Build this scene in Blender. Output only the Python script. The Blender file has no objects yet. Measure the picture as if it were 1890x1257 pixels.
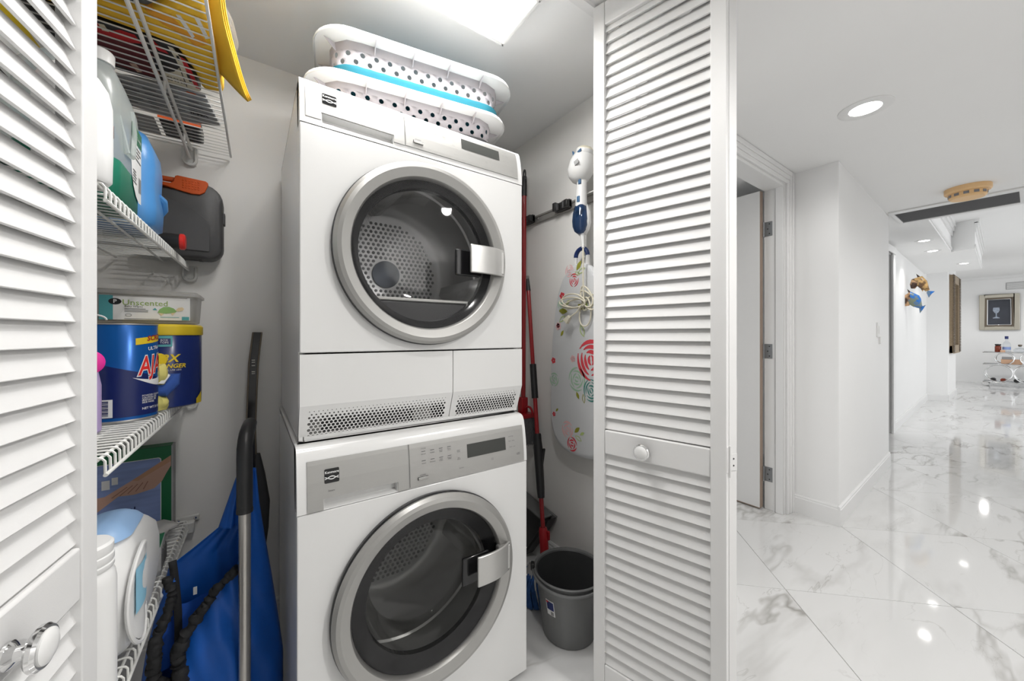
import bpy, bmesh, math, random
from mathutils import Vector, Matrix
random.seed(7)
scene = bpy.context.scene
COL = scene.collection
# world axes: x along the hall, y into the closet, camera at the origin, floor 1.165 m below it
FL, CE = -1.165, 1.07
PI = math.pi

# ---------------------------------------------------------------- camera, world, lights, exposure
cd = bpy.data.cameras.new('camera'); cam = bpy.data.objects.new('camera', cd); COL.objects.link(cam)
cd.sensor_width = 36.0; cd.lens = 680.0 / 1890.0 * 36.0
cd.shift_y = -9.5 / 1890.0; cd.clip_start = 0.02; cd.clip_end = 100
cam.rotation_euler = (PI / 2, 0, math.atan2(960, 680) - PI / 2)
scene.camera = cam

world = bpy.data.worlds.new('world'); scene.world = world; world.use_nodes = True
bg = world.node_tree.nodes['Background']
bg.inputs[0].default_value = (0.97, 0.985, 1.0, 1); bg.inputs[1].default_value = 1.05

def area(name, loc, rot, sx, sy, power, col=(1, 1, 1)):
    l = bpy.data.lights.new(name, 'AREA'); l.shape = 'RECTANGLE'; l.size = sx; l.size_y = sy
    l.energy = power; l.color = col
    o = bpy.data.objects.new(name, l); o.location = loc; o.rotation_euler = rot; COL.objects.link(o)
    return o
def spot(name, loc, power, angle=150, r=0.045, col=(1, 0.98, 0.96)):
    l = bpy.data.lights.new(name, 'SPOT'); l.energy = power; l.spot_size = math.radians(angle); l.spot_blend = 0.6
    l.shadow_soft_size = r; l.color = col
    o = bpy.data.objects.new(name, l); o.location = loc; COL.objects.link(o)
    return o
area('closet_fixture_lamp', (0.385, 0.975, 1.012), (0, 0, 0), 0.64, 0.19, 9.0, (1, 0.985, 0.965))
spot('hall_lamp_near', (2.362, 0.455, 1.055), 9, 165)
spot('hall_fill_across', (1.3, -0.65, 1.055), 62, 165)  # added fill light without a fitting, evens out the hall brightness
spot('hall_fill_beyond', (3.6, -0.6, 1.055), 24, 165)  # second added fill further down the hall, no fitting there either
spot('hall_lamp_overhead', (0.28, 0.28, 1.055), 11.5, 165, 0.035)
spot('living_fill_a', (8.5, -1.6, 1.38), 18, 160)  # all three living room spots are added out of view to brighten the end wall
spot('living_fill_b', (11.5, -1.4, 1.38), 30, 160)
spot('living_fill_c', (12.9, 0.6, 1.38), 36, 160)
spot('soffit_lamp_a', (6.2, 0.70, 1.05), 8, 130)
spot('soffit_lamp_b', (7.04, 0.72, 1.05), 8, 130)
spot('soffit_lamp_c', (8.64, 0.586, 1.05), 8, 130)

vs = scene.view_settings
vs.view_transform = 'Standard'; vs.look = 'None'; vs.gamma = 1.0; vs.use_curve_mapping = False
vs.exposure = 0.52
scene.cycles.max_bounces = 8; scene.cycles.transparent_max_bounces = 24
scene.cycles.caustics_reflective = False; scene.cycles.caustics_refractive = False

# ---------------------------------------------------------------- materials
def srgb(r, g, b):
    f = lambda c: (c / 12.92 if c <= 0.04045 else ((c + 0.055) / 1.055) ** 2.4)
    return (f(r / 255), f(g / 255), f(b / 255))
def M(name, col, rough=0.5, metal=0.0, nscale=8.0, namt=0.04, bump=0.0, bscale=200.0, coat=0.0, spec=0.5, stretch=None, emit=None, trans=0.0):
    m = bpy.data.materials.new(name); m.use_nodes = True
    nt = m.node_tree; N = nt.nodes; L = nt.links; p = N['Principled BSDF']
    p.inputs['Roughness'].default_value = rough; p.inputs['Metallic'].default_value = metal
    p.inputs['Coat Weight'].default_value = coat; p.inputs['Coat Roughness'].default_value = 0.08
    p.inputs['Specular IOR Level'].default_value = spec
    if trans: p.inputs['Transmission Weight'].default_value = trans
    tc = N.new('ShaderNodeTexCoord'); mp = N.new('ShaderNodeMapping'); L.new(tc.outputs['Object'], mp.inputs[0])
    if stretch: mp.inputs['Scale'].default_value = stretch
    n = N.new('ShaderNodeTexNoise'); n.inputs['Scale'].default_value = nscale; n.inputs['Detail'].default_value = 3
    L.new(mp.outputs[0], n.inputs['Vector'])
    mix = N.new('ShaderNodeMix'); mix.data_type = 'RGBA'
    mix.inputs['A'].default_value = (*[c * (1 - namt) for c in col], 1)
    mix.inputs['B'].default_value = (*[min(1, c * (1 + namt)) for c in col], 1)
    L.new(n.outputs['Fac'], mix.inputs['Factor']); L.new(mix.outputs['Result'], p.inputs['Base Color'])
    if bump:
        b = N.new('ShaderNodeBump'); b.inputs['Strength'].default_value = bump; b.inputs['Distance'].default_value = 0.002
        n2 = N.new('ShaderNodeTexNoise'); n2.inputs['Scale'].default_value = bscale; n2.inputs['Detail'].default_value = 2
        L.new(mp.outputs[0], n2.inputs['Vector']); L.new(n2.outputs['Fac'], b.inputs['Height']); L.new(b.outputs[0], p.inputs['Normal'])
    if emit:
        p.inputs['Emission Color'].default_value = (*emit[:3], 1); p.inputs['Emission Strength'].default_value = emit[3]
    return m
def clear(name, tint, refl=0.06, rough=0.03, haze=0.0, hazecol=(0.9, 0.9, 0.9)):
    m = bpy.data.materials.new(name); m.use_nodes = True
    nt = m.node_tree; N = nt.nodes; L = nt.links; N.remove(N['Principled BSDF'])
    out = N['Material Output']
    t = N.new('ShaderNodeBsdfTransparent'); t.inputs[0].default_value = (*tint, 1)
    g = N.new('ShaderNodeBsdfGlossy'); g.inputs['Roughness'].default_value = rough; g.inputs[0].default_value = (1, 1, 1, 1)
    lw = N.new('ShaderNodeLayerWeight'); lw.inputs[0].default_value = 0.18
    mm = N.new('ShaderNodeMath'); mm.operation = 'MULTIPLY_ADD'; mm.inputs[1].default_value = 0.3; mm.inputs[2].default_value = refl
    L.new(lw.outputs['Fresnel'], mm.inputs[0])
    mx = N.new('ShaderNodeMixShader'); L.new(mm.outputs[0], mx.inputs[0])
    src = t
    if haze:
        d = N.new('ShaderNodeBsdfDiffuse'); d.inputs[0].default_value = (*hazecol, 1)
        tl = N.new('ShaderNodeBsdfTranslucent'); tl.inputs[0].default_value = (*hazecol, 1)
        m2 = N.new('ShaderNodeMixShader'); m2.inputs[0].default_value = 0.5; L.new(d.outputs[0], m2.inputs[1]); L.new(tl.outputs[0], m2.inputs[2])
        m3 = N.new('ShaderNodeMixShader'); m3.inputs[0].default_value = haze; L.new(t.outputs[0], m3.inputs[1]); L.new(m2.outputs[0], m3.inputs[2])
        src = m3
    L.new(src.outputs[0], mx.inputs[1]); L.new(g.outputs[0], mx.inputs[2]); L.new(mx.outputs[0], out.inputs[0])
    return m
def marble():
    m = bpy.data.materials.new('polished_marble'); m.use_nodes = True
    nt = m.node_tree; N = nt.nodes; L = nt.links; p = N['Principled BSDF']
    p.inputs['Roughness'].default_value = 0.055
    tc = N.new('ShaderNodeTexCoord'); oi = N.new('ShaderNodeObjectInfo')
    sc = N.new('ShaderNodeVectorMath'); sc.operation = 'SCALE'; sc.inputs['Scale'].default_value = 37.0
    cx = N.new('ShaderNodeCombineXYZ'); L.new(oi.outputs['Random'], cx.inputs[0]); L.new(oi.outputs['Random'], cx.inputs[2])
    L.new(cx.outputs[0], sc.inputs[0])
    add = N.new('ShaderNodeVectorMath'); L.new(tc.outputs['Object'], add.inputs[0]); L.new(sc.outputs[0], add.inputs[1])
    mp = N.new('ShaderNodeMapping'); mp.inputs['Rotation'].default_value = (0, 0, 0.35); mp.inputs['Scale'].default_value = (0.9, 2.9, 1.0)
    L.new(add.outputs[0], mp.inputs[0])
    def ridge(scale, detail, width, dist):
        n = N.new('ShaderNodeTexNoise'); n.inputs['Scale'].default_value = scale; n.inputs['Detail'].default_value = detail
        n.inputs['Distortion'].default_value = dist; n.inputs['Roughness'].default_value = 0.55
        L.new(mp.outputs[0], n.inputs['Vector'])
        s = N.new('ShaderNodeMath'); s.operation = 'SUBTRACT'; s.inputs[1].default_value = 0.5; L.new(n.outputs['Fac'], s.inputs[0])
        a = N.new('ShaderNodeMath'); a.operation = 'ABSOLUTE'; L.new(s.outputs[0], a.inputs[0])
        r = N.new('ShaderNodeMapRange'); r.inputs['From Min'].default_value = 0; r.inputs['From Max'].default_value = width
        r.inputs['To Min'].default_value = 1; r.inputs['To Max'].default_value = 0; L.new(a.outputs[0], r.inputs['Value'])
        return r
    r1 = ridge(0.58, 5, 0.015, 0.2); r2 = ridge(1.9, 5, 0.007, 0.5); r3 = ridge(0.75, 5, 0.05, 0.25)
    big = N.new('ShaderNodeTexNoise'); big.inputs['Scale'].default_value = 1.6; L.new(mp.outputs[0], big.inputs['Vector'])
    br = N.new('ShaderNodeMapRange'); br.inputs['From Min'].default_value = 0.40; br.inputs['From Max'].default_value = 0.62; L.new(big.outputs['Fac'], br.inputs['Value'])
    def mul(a, b):
        k = N.new('ShaderNodeMath'); k.operation = 'MULTIPLY'; L.new(a, k.inputs[0])
        if isinstance(b, float): k.inputs[1].default_value = b
        else: L.new(b, k.inputs[1])
        return k.outputs[0]
    def addn(a, b):
        k = N.new('ShaderNodeMath'); k.operation = 'ADD'; k.use_clamp = True; L.new(a, k.inputs[0]); L.new(b, k.inputs[1]); return k.outputs[0]
    v = addn(addn(mul(mul(r1.outputs[0], br.outputs[0]), 0.85), mul(mul(r2.outputs[0], br.outputs[0]), 0.4)), mul(mul(r3.outputs[0], br.outputs[0]), 0.30))
    mix = N.new('ShaderNodeMix'); mix.data_type = 'RGBA'
    mix.inputs['A'].default_value = (0.72, 0.72, 0.715, 1); mix.inputs['B'].default_value = (0.36, 0.35, 0.33, 1)
    L.new(v, mix.inputs['Factor']); L.new(mix.outputs['Result'], p.inputs['Base Color'])
    return m

WALL = M('wall_paint', (0.84, 0.84, 0.835), 0.6, nscale=3, namt=0.012, bump=0.05, bscale=300)
CLOSETWALL = M('closet_wall_paint', (0.885, 0.872, 0.845), 0.6, nscale=2.2, namt=0.03, bump=0.05, bscale=260)
CEIL = M('ceiling_paint', (0.88, 0.88, 0.875), 0.7, nscale=3, namt=0.01)
TRIM = M('trim_gloss_paint', (0.79, 0.79, 0.785), 0.33, nscale=5, namt=0.01)
DOORP = M('door_paint', (0.75, 0.747, 0.74), 0.38, nscale=30, namt=0.012, bump=0.06, bscale=500)
GROUT = M('grout', (0.55, 0.54, 0.52), 0.8)
MARBLE = marble()
WHITE = M('appliance_white_enamel', (0.74, 0.74, 0.73), 0.22, coat=0.3, nscale=3, namt=0.005)
WPLASTIC = M('white_plastic', (0.78, 0.78, 0.77), 0.35, namt=0.01)
LILAC = M('basket_plastic', (0.52, 0.49, 0.515), 0.4, namt=0.01)
SILVER = M('brushed_silver_panel', (0.40, 0.395, 0.38), 0.46, 0.5, nscale=60, namt=0.05, stretch=(1, 1, 40))
RINGM = M('satin_silver_ring', (0.40, 0.395, 0.38), 0.36, 0.7, nscale=6, namt=0.02)
HANDLEM = M('handle_silver', (0.52, 0.515, 0.50), 0.28, 0.75, nscale=80, namt=0.03, stretch=(1, 1, 30))
CHROME = M('chrome', (0.75, 0.75, 0.75), 0.08, 1.0, namt=0.01)
STEEL = M('brushed_steel_tube', (0.52, 0.50, 0.47), 0.28, 0.95, nscale=40, namt=0.08, stretch=(1, 1, 0.1))
DRUM = M('drum_steel', (0.62, 0.62, 0.61), 0.36, 0.6, nscale=10, namt=0.05)
DRUMD = M('drum_dimple', (0.17, 0.17, 0.17), 0.4, 0.5)
DRUMHUB = M('drum_hub_blue_grey', (0.16, 0.19, 0.25), 0.3, 0.2)
BLACK = M('black_plastic', (0.018, 0.018, 0.019), 0.38, namt=0.1)
BLACKG = M('black_gloss', (0.012, 0.012, 0.013), 0.12, namt=0.1)
DARK = M('dark_rubber', (0.05, 0.05, 0.052), 0.5, namt=0.1)
SCREEN = M('display_glass', (0.055, 0.057, 0.053), 0.3, namt=0.05, spec=0.25)
PRINT = M('grey_print', (0.12, 0.12, 0.12), 0.5)
PRINTL = M('pale_print', (0.30, 0.30, 0.29), 0.5)
WIRE = M('white_vinyl_wire', (0.76, 0.76, 0.73), 0.35, namt=0.02)
WIREG = M('shaded_vinyl_wire', (0.70, 0.70, 0.675), 0.4, namt=0.02)
TEAL = M('teal_silicone', srgb(38, 118, 136), 0.45)
RED = M('red_metal_pole', srgb(150, 22, 28), 0.3, coat=0.4)
REDP = M('red_plastic', srgb(165, 24, 34), 0.35)
BRIGHTRED = M('bright_red_plastic', srgb(225, 50, 45), 0.35)
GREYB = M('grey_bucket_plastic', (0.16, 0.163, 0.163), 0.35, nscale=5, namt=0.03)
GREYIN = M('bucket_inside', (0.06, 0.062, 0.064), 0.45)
TOOLG = M('toolcase_grey_plastic', (0.068, 0.068, 0.07), 0.5, bump=0.15, bscale=400)
TOOLD = M('toolcase_smooth_panel', (0.082, 0.082, 0.084), 0.42)
ORANGE = M('orange_plastic', srgb(205, 85, 25), 0.45, bump=0.1, bscale=300)
BLUEB = M('blue_bottle_plastic', srgb(82, 150, 215), 0.35, namt=0.06)
GREENL = M('green_liquid', (0.015, 0.19, 0.115), 0.3, namt=0.12, nscale=20)
JUG = clear('translucent_jug_plastic', (0.90, 0.93, 0.91), 0.03, 0.25, haze=0.5, hazecol=(0.74, 0.79, 0.78))
CLEARP = clear('clear_film', (0.97, 0.97, 0.97), 0.05, 0.12, haze=0.10)
BOXP = clear('clear_frosted_box', (0.9, 0.9, 0.9), 0.04, 0.2, haze=0.55, hazecol=(0.75, 0.74, 0.71))
DGLASS = clear('door_glass', (0.90, 0.90, 0.91), 0.02, 0.02)
DGLASS2 = clear('washer_door_glass', (0.78, 0.78, 0.77), 0.03, 0.02)
TANKB = clear('blue_tank', (0.10, 0.20, 0.36), 0.06, 0.05, haze=0.25, hazecol=(0.05, 0.12, 0.25))
WGLASS = clear('bottle_glass', (0.93, 0.95, 0.97), 0.05, 0.03, haze=0.08)
YELLOW = M('yellow_cloth', srgb(245, 195, 55), 0.8, nscale=14, namt=0.10)
YELLOWP = M('yellow_plastic', srgb(225, 195, 40), 0.4)
PALEY = M('pale_yellow_cloth', srgb(215, 205, 120), 0.9)
NAVY = M('navy_label', srgb(22, 42, 105), 0.22, nscale=3, namt=0.1)
CANBLUE = M('metallic_blue_can', srgb(16, 92, 170), 0.25, 0.35, nscale=3, namt=0.08)
CANDARK = M('dark_blue_print', srgb(20, 35, 95), 0.3)
BLUECLOTH = M('blue_cloth', srgb(50, 85, 160), 0.9, bump=0.3, bscale=150)
BAGBLUE = M('royal_blue_nylon', srgb(10, 88, 180), 0.55, nscale=18, namt=0.10, bump=0.25, bscale=60)
BAGIN = M('bag_inside_blue', srgb(28, 84, 180), 0.6, nscale=10, namt=0.08)
ELAST = M('black_elastic_fabric', (0.012, 0.012, 0.013), 0.75, bump=0.6, bscale=120)
PINK = M('pink_plastic', srgb(225, 45, 150), 0.4)
LAV = M('lavender_label', srgb(185, 165, 210), 0.4)
PAPERW = M('white_print', (0.80, 0.80, 0.79), 0.5)
PALEBLUE = M('pale_blue_cap', srgb(150, 185, 225), 0.4)
GREENBOX = M('green_carton', srgb(15, 105, 62), 0.45)
DKGREEN = M('dark_green_label', srgb(30, 105, 70), 0.4)
SKYPIC = M('blue_photo_print', srgb(135, 155, 205), 0.4, nscale=6, namt=0.35, stretch=(1, 1, 9))
SKIN = M('printed_skin', srgb(205, 165, 145), 0.5, nscale=12, namt=0.14)
SKIN2 = M('printed_arm', srgb(195, 150, 120), 0.5, nscale=12, namt=0.1)
GREYP = M('grey_newsprint', (0.38, 0.38, 0.38), 0.7, namt=0.05)
CREAM = M('cream_print', srgb(225, 215, 190), 0.5)
MAGRED = M('red_print', srgb(200, 25, 35), 0.4)
MAGDK = M('dark_red_print', srgb(95, 15, 25), 0.4, nscale=9, namt=0.5)
TEALP = M('teal_print', srgb(85, 165, 170), 0.5)
OLIVE = M('olive_print', srgb(150, 150, 50), 0.7)
SAGE = M('sage_print', srgb(165, 200, 170), 0.7)
TEALR = M('deep_teal_print', srgb(75, 140, 130), 0.7)
ROSE = M('red_rose_print', srgb(220, 70, 80), 0.7)
PINKR = M('pink_rose_print', srgb(235, 190, 190), 0.7)
LIME = M('lime_print', srgb(185, 205, 130), 0.7)
FABRIC = M('board_cover_cotton', (0.66, 0.67, 0.68), 0.85, bump=0.2, bscale=300)
GREYM = M('grey_metal_rail', (0.42, 0.41, 0.39), 0.4, 0.6)
CORD = M('ivory_cord', srgb(232, 226, 205), 0.5)
BRISTLE = M('grey_bristles', (0.13, 0.13, 0.135), 0.8, nscale=80, namt=0.5, stretch=(8, 8, 0.2))
MOPB = M('blue_mop_yarn', srgb(45, 85, 140), 0.9, nscale=40, namt=0.6)
BROWNW = M('brown_door_edge', srgb(150, 132, 118), 0.7)
HINGE = M('grey_steel_hinge', (0.30, 0.31, 0.32), 0.35, 0.8)
SCREW = M('dark_screw', (0.06, 0.06, 0.06), 0.4, 0.6)
TAN = M('aged_tan_plastic', srgb(232, 192, 140), 0.45)
VENTG = M('vent_grey', (0.36, 0.36, 0.37), 0.5)
LAMP = M('lamp_lens', (0.9, 0.9, 0.9), 0.4, emit=(1, 0.98, 0.95, 9))
GOLD = M('antique_gold', srgb(150, 132, 108), 0.5, 0.3, nscale=60, namt=0.35)
FRAMES = M('champagne_frame', srgb(190, 185, 172), 0.28, 0.7)
FRAMED = M('bronze_frame', srgb(110, 100, 88), 0.35, 0.6)
PAINTING = M('dark_painting', srgb(48, 52, 62), 0.5, nscale=5, namt=0.5)
def two_tone(name, c1, c2, scale, rough=0.3):
    m = M(name, c1, rough); N = m.node_tree.nodes
    for n in N:
        if n.type == 'MIX': n.inputs['B'].default_value = (*c2, 1)
        if n.type == 'TEX_NOISE': n.inputs['Scale'].default_value = scale
    r = N.new('ShaderNodeMapRange'); r.inputs['From Min'].default_value = 0.42; r.inputs['From Max'].default_value = 0.58
    L = m.node_tree.links; nz = [n for n in N if n.type == 'TEX_NOISE'][0]; mx = [n for n in N if n.type == 'MIX'][0]
    L.new(nz.outputs['Fac'], r.inputs['Value']); L.new(r.outputs[0], mx.inputs['Factor']); return m
FISHB = two_tone('fish_blue_glaze', srgb(35, 110, 190), srgb(120, 130, 110), 16)
FISHT = two_tone('fish_tan_glaze', srgb(190, 155, 100), srgb(90, 65, 40), 18)
FISHK = two_tone('fish_dark_glaze', srgb(60, 38, 28), srgb(200, 160, 120), 14)
AMBER = M('amber_liquor', srgb(120, 45, 20), 0.2)
KRAFT = M('kraft_box', srgb(205, 165, 135), 0.6)
def diffuser():
    m = M('prismatic_diffuser', (0.85, 0.85, 0.84), 0.3)
    N = m.node_tree.nodes; L = m.node_tree.links; p = N['Principled BSDF']
    tc = N.new('ShaderNodeTexCoord')
    v = N.new('ShaderNodeTexVoronoi'); v.distance = 'CHEBYCHEV'; v.inputs['Scale'].default_value = 190; v.inputs['Randomness'].default_value = 0.0
    L.new(tc.outputs['Object'], v.inputs['Vector'])
    b = N.new('ShaderNodeBump'); b.inputs['Strength'].default_value = 0.7; b.inputs['Distance'].default_value = 0.002
    L.new(v.outputs['Distance'], b.inputs['Height']); L.new(b.outputs[0], p.inputs['Normal'])
    p.inputs['Emission Color'].default_value = (1, 0.99, 0.96, 1); p.inputs['Emission Strength'].default_value = 0.42
    return m
DIFF = diffuser()

# ---------------------------------------------------------------- geometry helpers
V = Vector
class MB:
    def __init__(s): s.v = []; s.f = []; s.m = []; s.mi = 0
    def add(s, vs, fs):
        b = len(s.v); s.v += [tuple(p) for p in vs]
        for f in fs: s.f.append([i + b for i in f]); s.m.append(s.mi)
        return s
    def box(s, x0, x1, y0, y1, z0, z1):
        return s.add([(x0, y0, z0), (x1, y0, z0), (x1, y1, z0), (x0, y1, z0), (x0, y0, z1), (x1, y0, z1), (x1, y1, z1), (x0, y1, z1)],
                     [(0, 3, 2, 1), (4, 5, 6, 7), (0, 1, 5, 4), (1, 2, 6, 5), (2, 3, 7, 6), (3, 0, 4, 7)])
    def obox(s, c, a, b, d):
        c, a, b, d = V(c), V(a), V(b), V(d)
        p = [c + i * a + j * b + k * d for k in (-1, 1) for j in (-1, 1) for i in (-1, 1)]
        return s.add(p, [(0, 2, 3, 1), (4, 5, 7, 6), (0, 1, 5, 4), (1, 3, 7, 5), (3, 2, 6, 7), (2, 0, 4, 6)])
    def prism(s, poly, vec):
        n = len(poly); vec = V(vec); a = [V(p) for p in poly]; b = [p + vec for p in a]
        return s.add(a + b, [list(range(n))[::-1], list(range(n, 2 * n))] + [(i, (i + 1) % n, n + (i + 1) % n, n + i) for i in range(n)])
    def loft(s, secs, caps=True, closed=True):
        n = len(secs[0]); vs = [p for q in secs for p in q]; fs = []
        for k in range(len(secs) - 1):
            for i in range(n if closed else n - 1):
                j = (i + 1) % n; fs.append((k * n + i, k * n + j, (k + 1) * n + j, (k + 1) * n + i))
        if caps: fs += [list(range(n))[::-1], list(range((len(secs) - 1) * n, len(secs) * n))]
        return s.add(vs, fs)
    def tube(s, pts, r, n=8, closed=False, caps=True):
        pts = [V(p) for p in pts]; m = len(pts); rs = r if isinstance(r, (list, tuple)) else [r] * m
        T = []
        for i in range(m):
            if closed: t = pts[(i + 1) % m] - pts[i - 1]
            else: t = pts[min(i + 1, m - 1)] - pts[max(i - 1, 0)]
            T.append(t.normalized() if t.length > 1e-9 else V((0, 0, 1)))
        u = T[0].orthogonal().normalized(); secs = []
        for i in range(m):
            u = (u - T[i] * u.dot(T[i])).normalized(); w = T[i].cross(u)
            secs.append([pts[i] + rs[i] * (math.cos(2 * PI * k / n) * u + math.sin(2 * PI * k / n) * w) for k in range(n)])
        if closed:
            secs.append(secs[0]); return s.loft(secs, False)
        return s.loft(secs, caps)
    def lathe(s, prof, c, axis=(0, 0, 1), n=40, caps=False, a0=0.0, a1=2 * PI, sx=1.0):
        ax = V(axis).normalized(); u = V((1, 0, 0)) if abs(ax.x) < 0.9 else V((0, 1, 0)); u = (u - ax * u.dot(ax)).normalized(); w = ax.cross(u); c = V(c)
        full = abs(a1 - a0 - 2 * PI) < 1e-6; m = n if full else n + 1
        secs = [[c + ax * h + r * (sx * math.cos(a0 + (a1 - a0) * k / n) * u + math.sin(a0 + (a1 - a0) * k / n) * w) for k in range(m)] for r, h in prof]
        return s.loft(secs, caps, full)
    def grid(s, f, nu, nv):
        vs = [f(i / nu, j / nv) for j in range(nv + 1) for i in range(nu + 1)]
        return s.add(vs, [(j * (nu + 1) + i, j * (nu + 1) + i + 1, (j + 1) * (nu + 1) + i + 1, (j + 1) * (nu + 1) + i) for j in range(nv) for i in range(nu)])
    def holes(s, f, cells, seg=8):
        for cs, ct, w, h, r in cells:
            if r <= 0:
                s.add([f(cs - w, ct - h), f(cs + w, ct - h), f(cs + w, ct + h), f(cs - w, ct + h)], [(0, 1, 2, 3)]); continue
            o = [(1, 0), (1, 1), (0, 1), (-1, 1), (-1, 0), (-1, -1), (0, -1), (1, -1)]
            out = [f(cs + a * w, ct + b * h) for a, b in o]
            inn = [f(cs + r * math.cos(k * PI / 4), ct + r * math.sin(k * PI / 4)) for k in range(8)]
            s.add(out + inn, [(k, (k + 1) % 8, 8 + (k + 1) % 8, 8 + k) for k in range(8)])
        return s
WL = {}
def wl(o): return WL.get(o.name, V((0, 0, 0))) if o else V((0, 0, 0))
def build(name, mb, mat, parent=None, bevel=0.0, seg=2, sharp=35, solid=0.0, flat=False, at=None):
    me = bpy.data.meshes.new(name); off = wl(parent) if at is None else V(at)
    me.from_pydata([V(p) - off for p in mb.v], [], mb.f)
    mats = mat if isinstance(mat, list) else [mat]
    for q in mats: me.materials.append(q)
    if len(mats) > 1: me.polygons.foreach_set('material_index', mb.m)
    bm = bmesh.new(); bm.from_mesh(me); bmesh.ops.remove_doubles(bm, verts=bm.verts, dist=1e-6)
    bmesh.ops.recalc_face_normals(bm, faces=bm.faces); bm.to_mesh(me); bm.free()
    if not flat:
        me.polygons.foreach_set('use_smooth', [True] * len(me.polygons)); me.set_sharp_from_angle(angle=math.radians(sharp))
    o = bpy.data.objects.new(name, me); COL.objects.link(o)
    if parent: o.parent = parent; WL[o.name] = wl(parent)
    if at is not None:
        o.location = V(at) - wl(parent); WL[o.name] = V(at)
    if solid:
        md = o.modifiers.new('s', 'SOLIDIFY'); md.thickness = solid; md.offset = 0
    if bevel:
        md = o.modifiers.new('b', 'BEVEL'); md.width = bevel; md.segments = seg; md.limit_method = 'ANGLE'; md.angle_limit = math.radians(40); md.harden_normals = False
    return o
def inst(src, parent, delta):
    o = src.copy(); COL.objects.link(o); o.parent = parent; o.location = src.location + V(delta); return o
def thing(name, label, cat, loc, group=None, kind=None):
    o = bpy.data.objects.new(name, None); o.empty_display_size = 0.05; COL.objects.link(o); o.location = loc; WL[o.name] = V(loc)
    o['label'] = label
    if cat: o['category'] = cat
    if group: o['group'] = group
    if kind: o['kind'] = kind
    return o
def tag(o, label, cat, group=None):
    o['label'] = label; o['category'] = cat
    if group: o['group'] = group
    return o
def struct(name, mb, mat, parent=None, bevel=0.0):
    o = build(name, mb, mat, parent, bevel)
    if not parent: o['kind'] = 'structure'
    return o
def rrect(cx, cy, z, hx, hy, r, n=5, rot=0.0):
    r = min(r, hx * 0.999, hy * 0.999); pts = []
    for k, (sx, sy) in enumerate(((1, 1), (-1, 1), (-1, -1), (1, -1))):
        for i in range(n + 1):
            a = k * PI / 2 + i / n * PI / 2
            x = sx * (hx - r) + r * math.cos(a); y = sy * (hy - r) + r * math.sin(a)
            pts.append((cx + x * math.cos(rot) - y * math.sin(rot), cy + x * math.sin(rot) + y * math.cos(rot), z))
    return pts
def text(name, s, size, f, mat, parent, bold=0.0, shear=0.0, align='CENTER', bend=0.0, sx=1.0):
    """flat lettering: f(x, y) maps the letter plane onto the surface it is printed on"""
    c = bpy.data.curves.new(name, 'FONT'); c.body = s; c.size = size; c.align_x = align; c.align_y = 'CENTER'
    c.offset = bold * size; c.shear = shear; c.resolution_u = 2; c.space_line = 0.9
    t = bpy.data.objects.new(name, c); COL.objects.link(t)
    bpy.context.view_layer.update()
    dg = bpy.context.evaluated_depsgraph_get(); me = bpy.data.meshes.new_from_object(t.evaluated_get(dg))
    bpy.data.objects.remove(t); bpy.data.curves.remove(c)
    bm = bmesh.new(); bm.from_mesh(me); bpy.data.meshes.remove(me)
    if bend:
        xs = [v.co.x for v in bm.verts]
        if xs:
            x = min(xs) + bend
            while x < max(xs):
                bmesh.ops.bisect_plane(bm, geom=bm.verts[:] + bm.edges[:] + bm.faces[:], plane_co=(x, 0, 0), plane_no=(1, 0, 0)); x += bend
    mb = MB(); bm.verts.index_update()
    mb.v = [f(v.co.x * sx, v.co.y) for v in bm.verts]; mb.f = [[v.index for v in q.verts] for q in bm.faces]; mb.m = [0] * len(mb.f); bm.free()
    return build(name, mb, mat, parent, flat=True)
def plane(o, ex, ey, n=(0, 0, 0), d=0.0):
    o, ex, ey, n = V(o), V(ex).normalized(), V(ey).normalized(), V(n)
    return lambda x, y: o + ex * x + ey * y + n * d
def lines(mb, f, x0, x1, ys, h, jitter=0.0):
    for y in ys:
        e = x1 - (random.random() * jitter * (x1 - x0))
        mb.add([f(x0, y), f(e, y), f(e, y + h), f(x0, y + h)], [(0, 1, 2, 3)])
    return mb
def patch(mb, f, x0, x1, y0, y1):
    return mb.add([f(x0, y0), f(x1, y0), f(x1, y1), f(x0, y1)], [(0, 1, 2, 3)])
def poly(mb, f, pts): return mb.add([f(*p) for p in pts], [list(range(len(pts)))])

# ---------------------------------------------------------------- setting
slab = struct('floor', MB().box(-2.2, 15, -3.2, 3.2, FL - 0.1, FL - 0.0025), GROUT)
slab['label'] = 'white polished marble tile floor laid on the diagonal'
TA, TB = 0.94 / math.sqrt(2), 0.916 / math.sqrt(2)
tile0 = None
for i in range(-4, 18):
    for j in range(-4, 18):
        # tile centre, from the grout lines x+y = 2.655+0.94 i and x-y = 1.346+0.916 j
        p, q = 2.655 + 0.94 * (i + 0.5), 1.346 + 0.916 * (j + 0.5)
        x, y = (p + q) / 2, (p - q) / 2
        if not (-1.3 < x < 15.2 and -2.2 < y < 2.1): continue
        if x > 4.6 and y < -1.6: continue
        if tile0 is None:
            e1, e2 = V((1, 1, 0)).normalized(), V((1, -1, 0)).normalized(); g = 0.0012
            tile0 = build('tile', MB().obox((x, y, FL - 0.004), e1 * (TA / 2 - g), e2 * (TB / 2 - g), (0, 0, 0.004)), MARBLE, slab, bevel=0.0008, seg=1, at=(x, y, FL)); t0 = V((x, y, FL))
        else:
            inst(tile0, slab, V((x, y, FL)) - t0)

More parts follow.
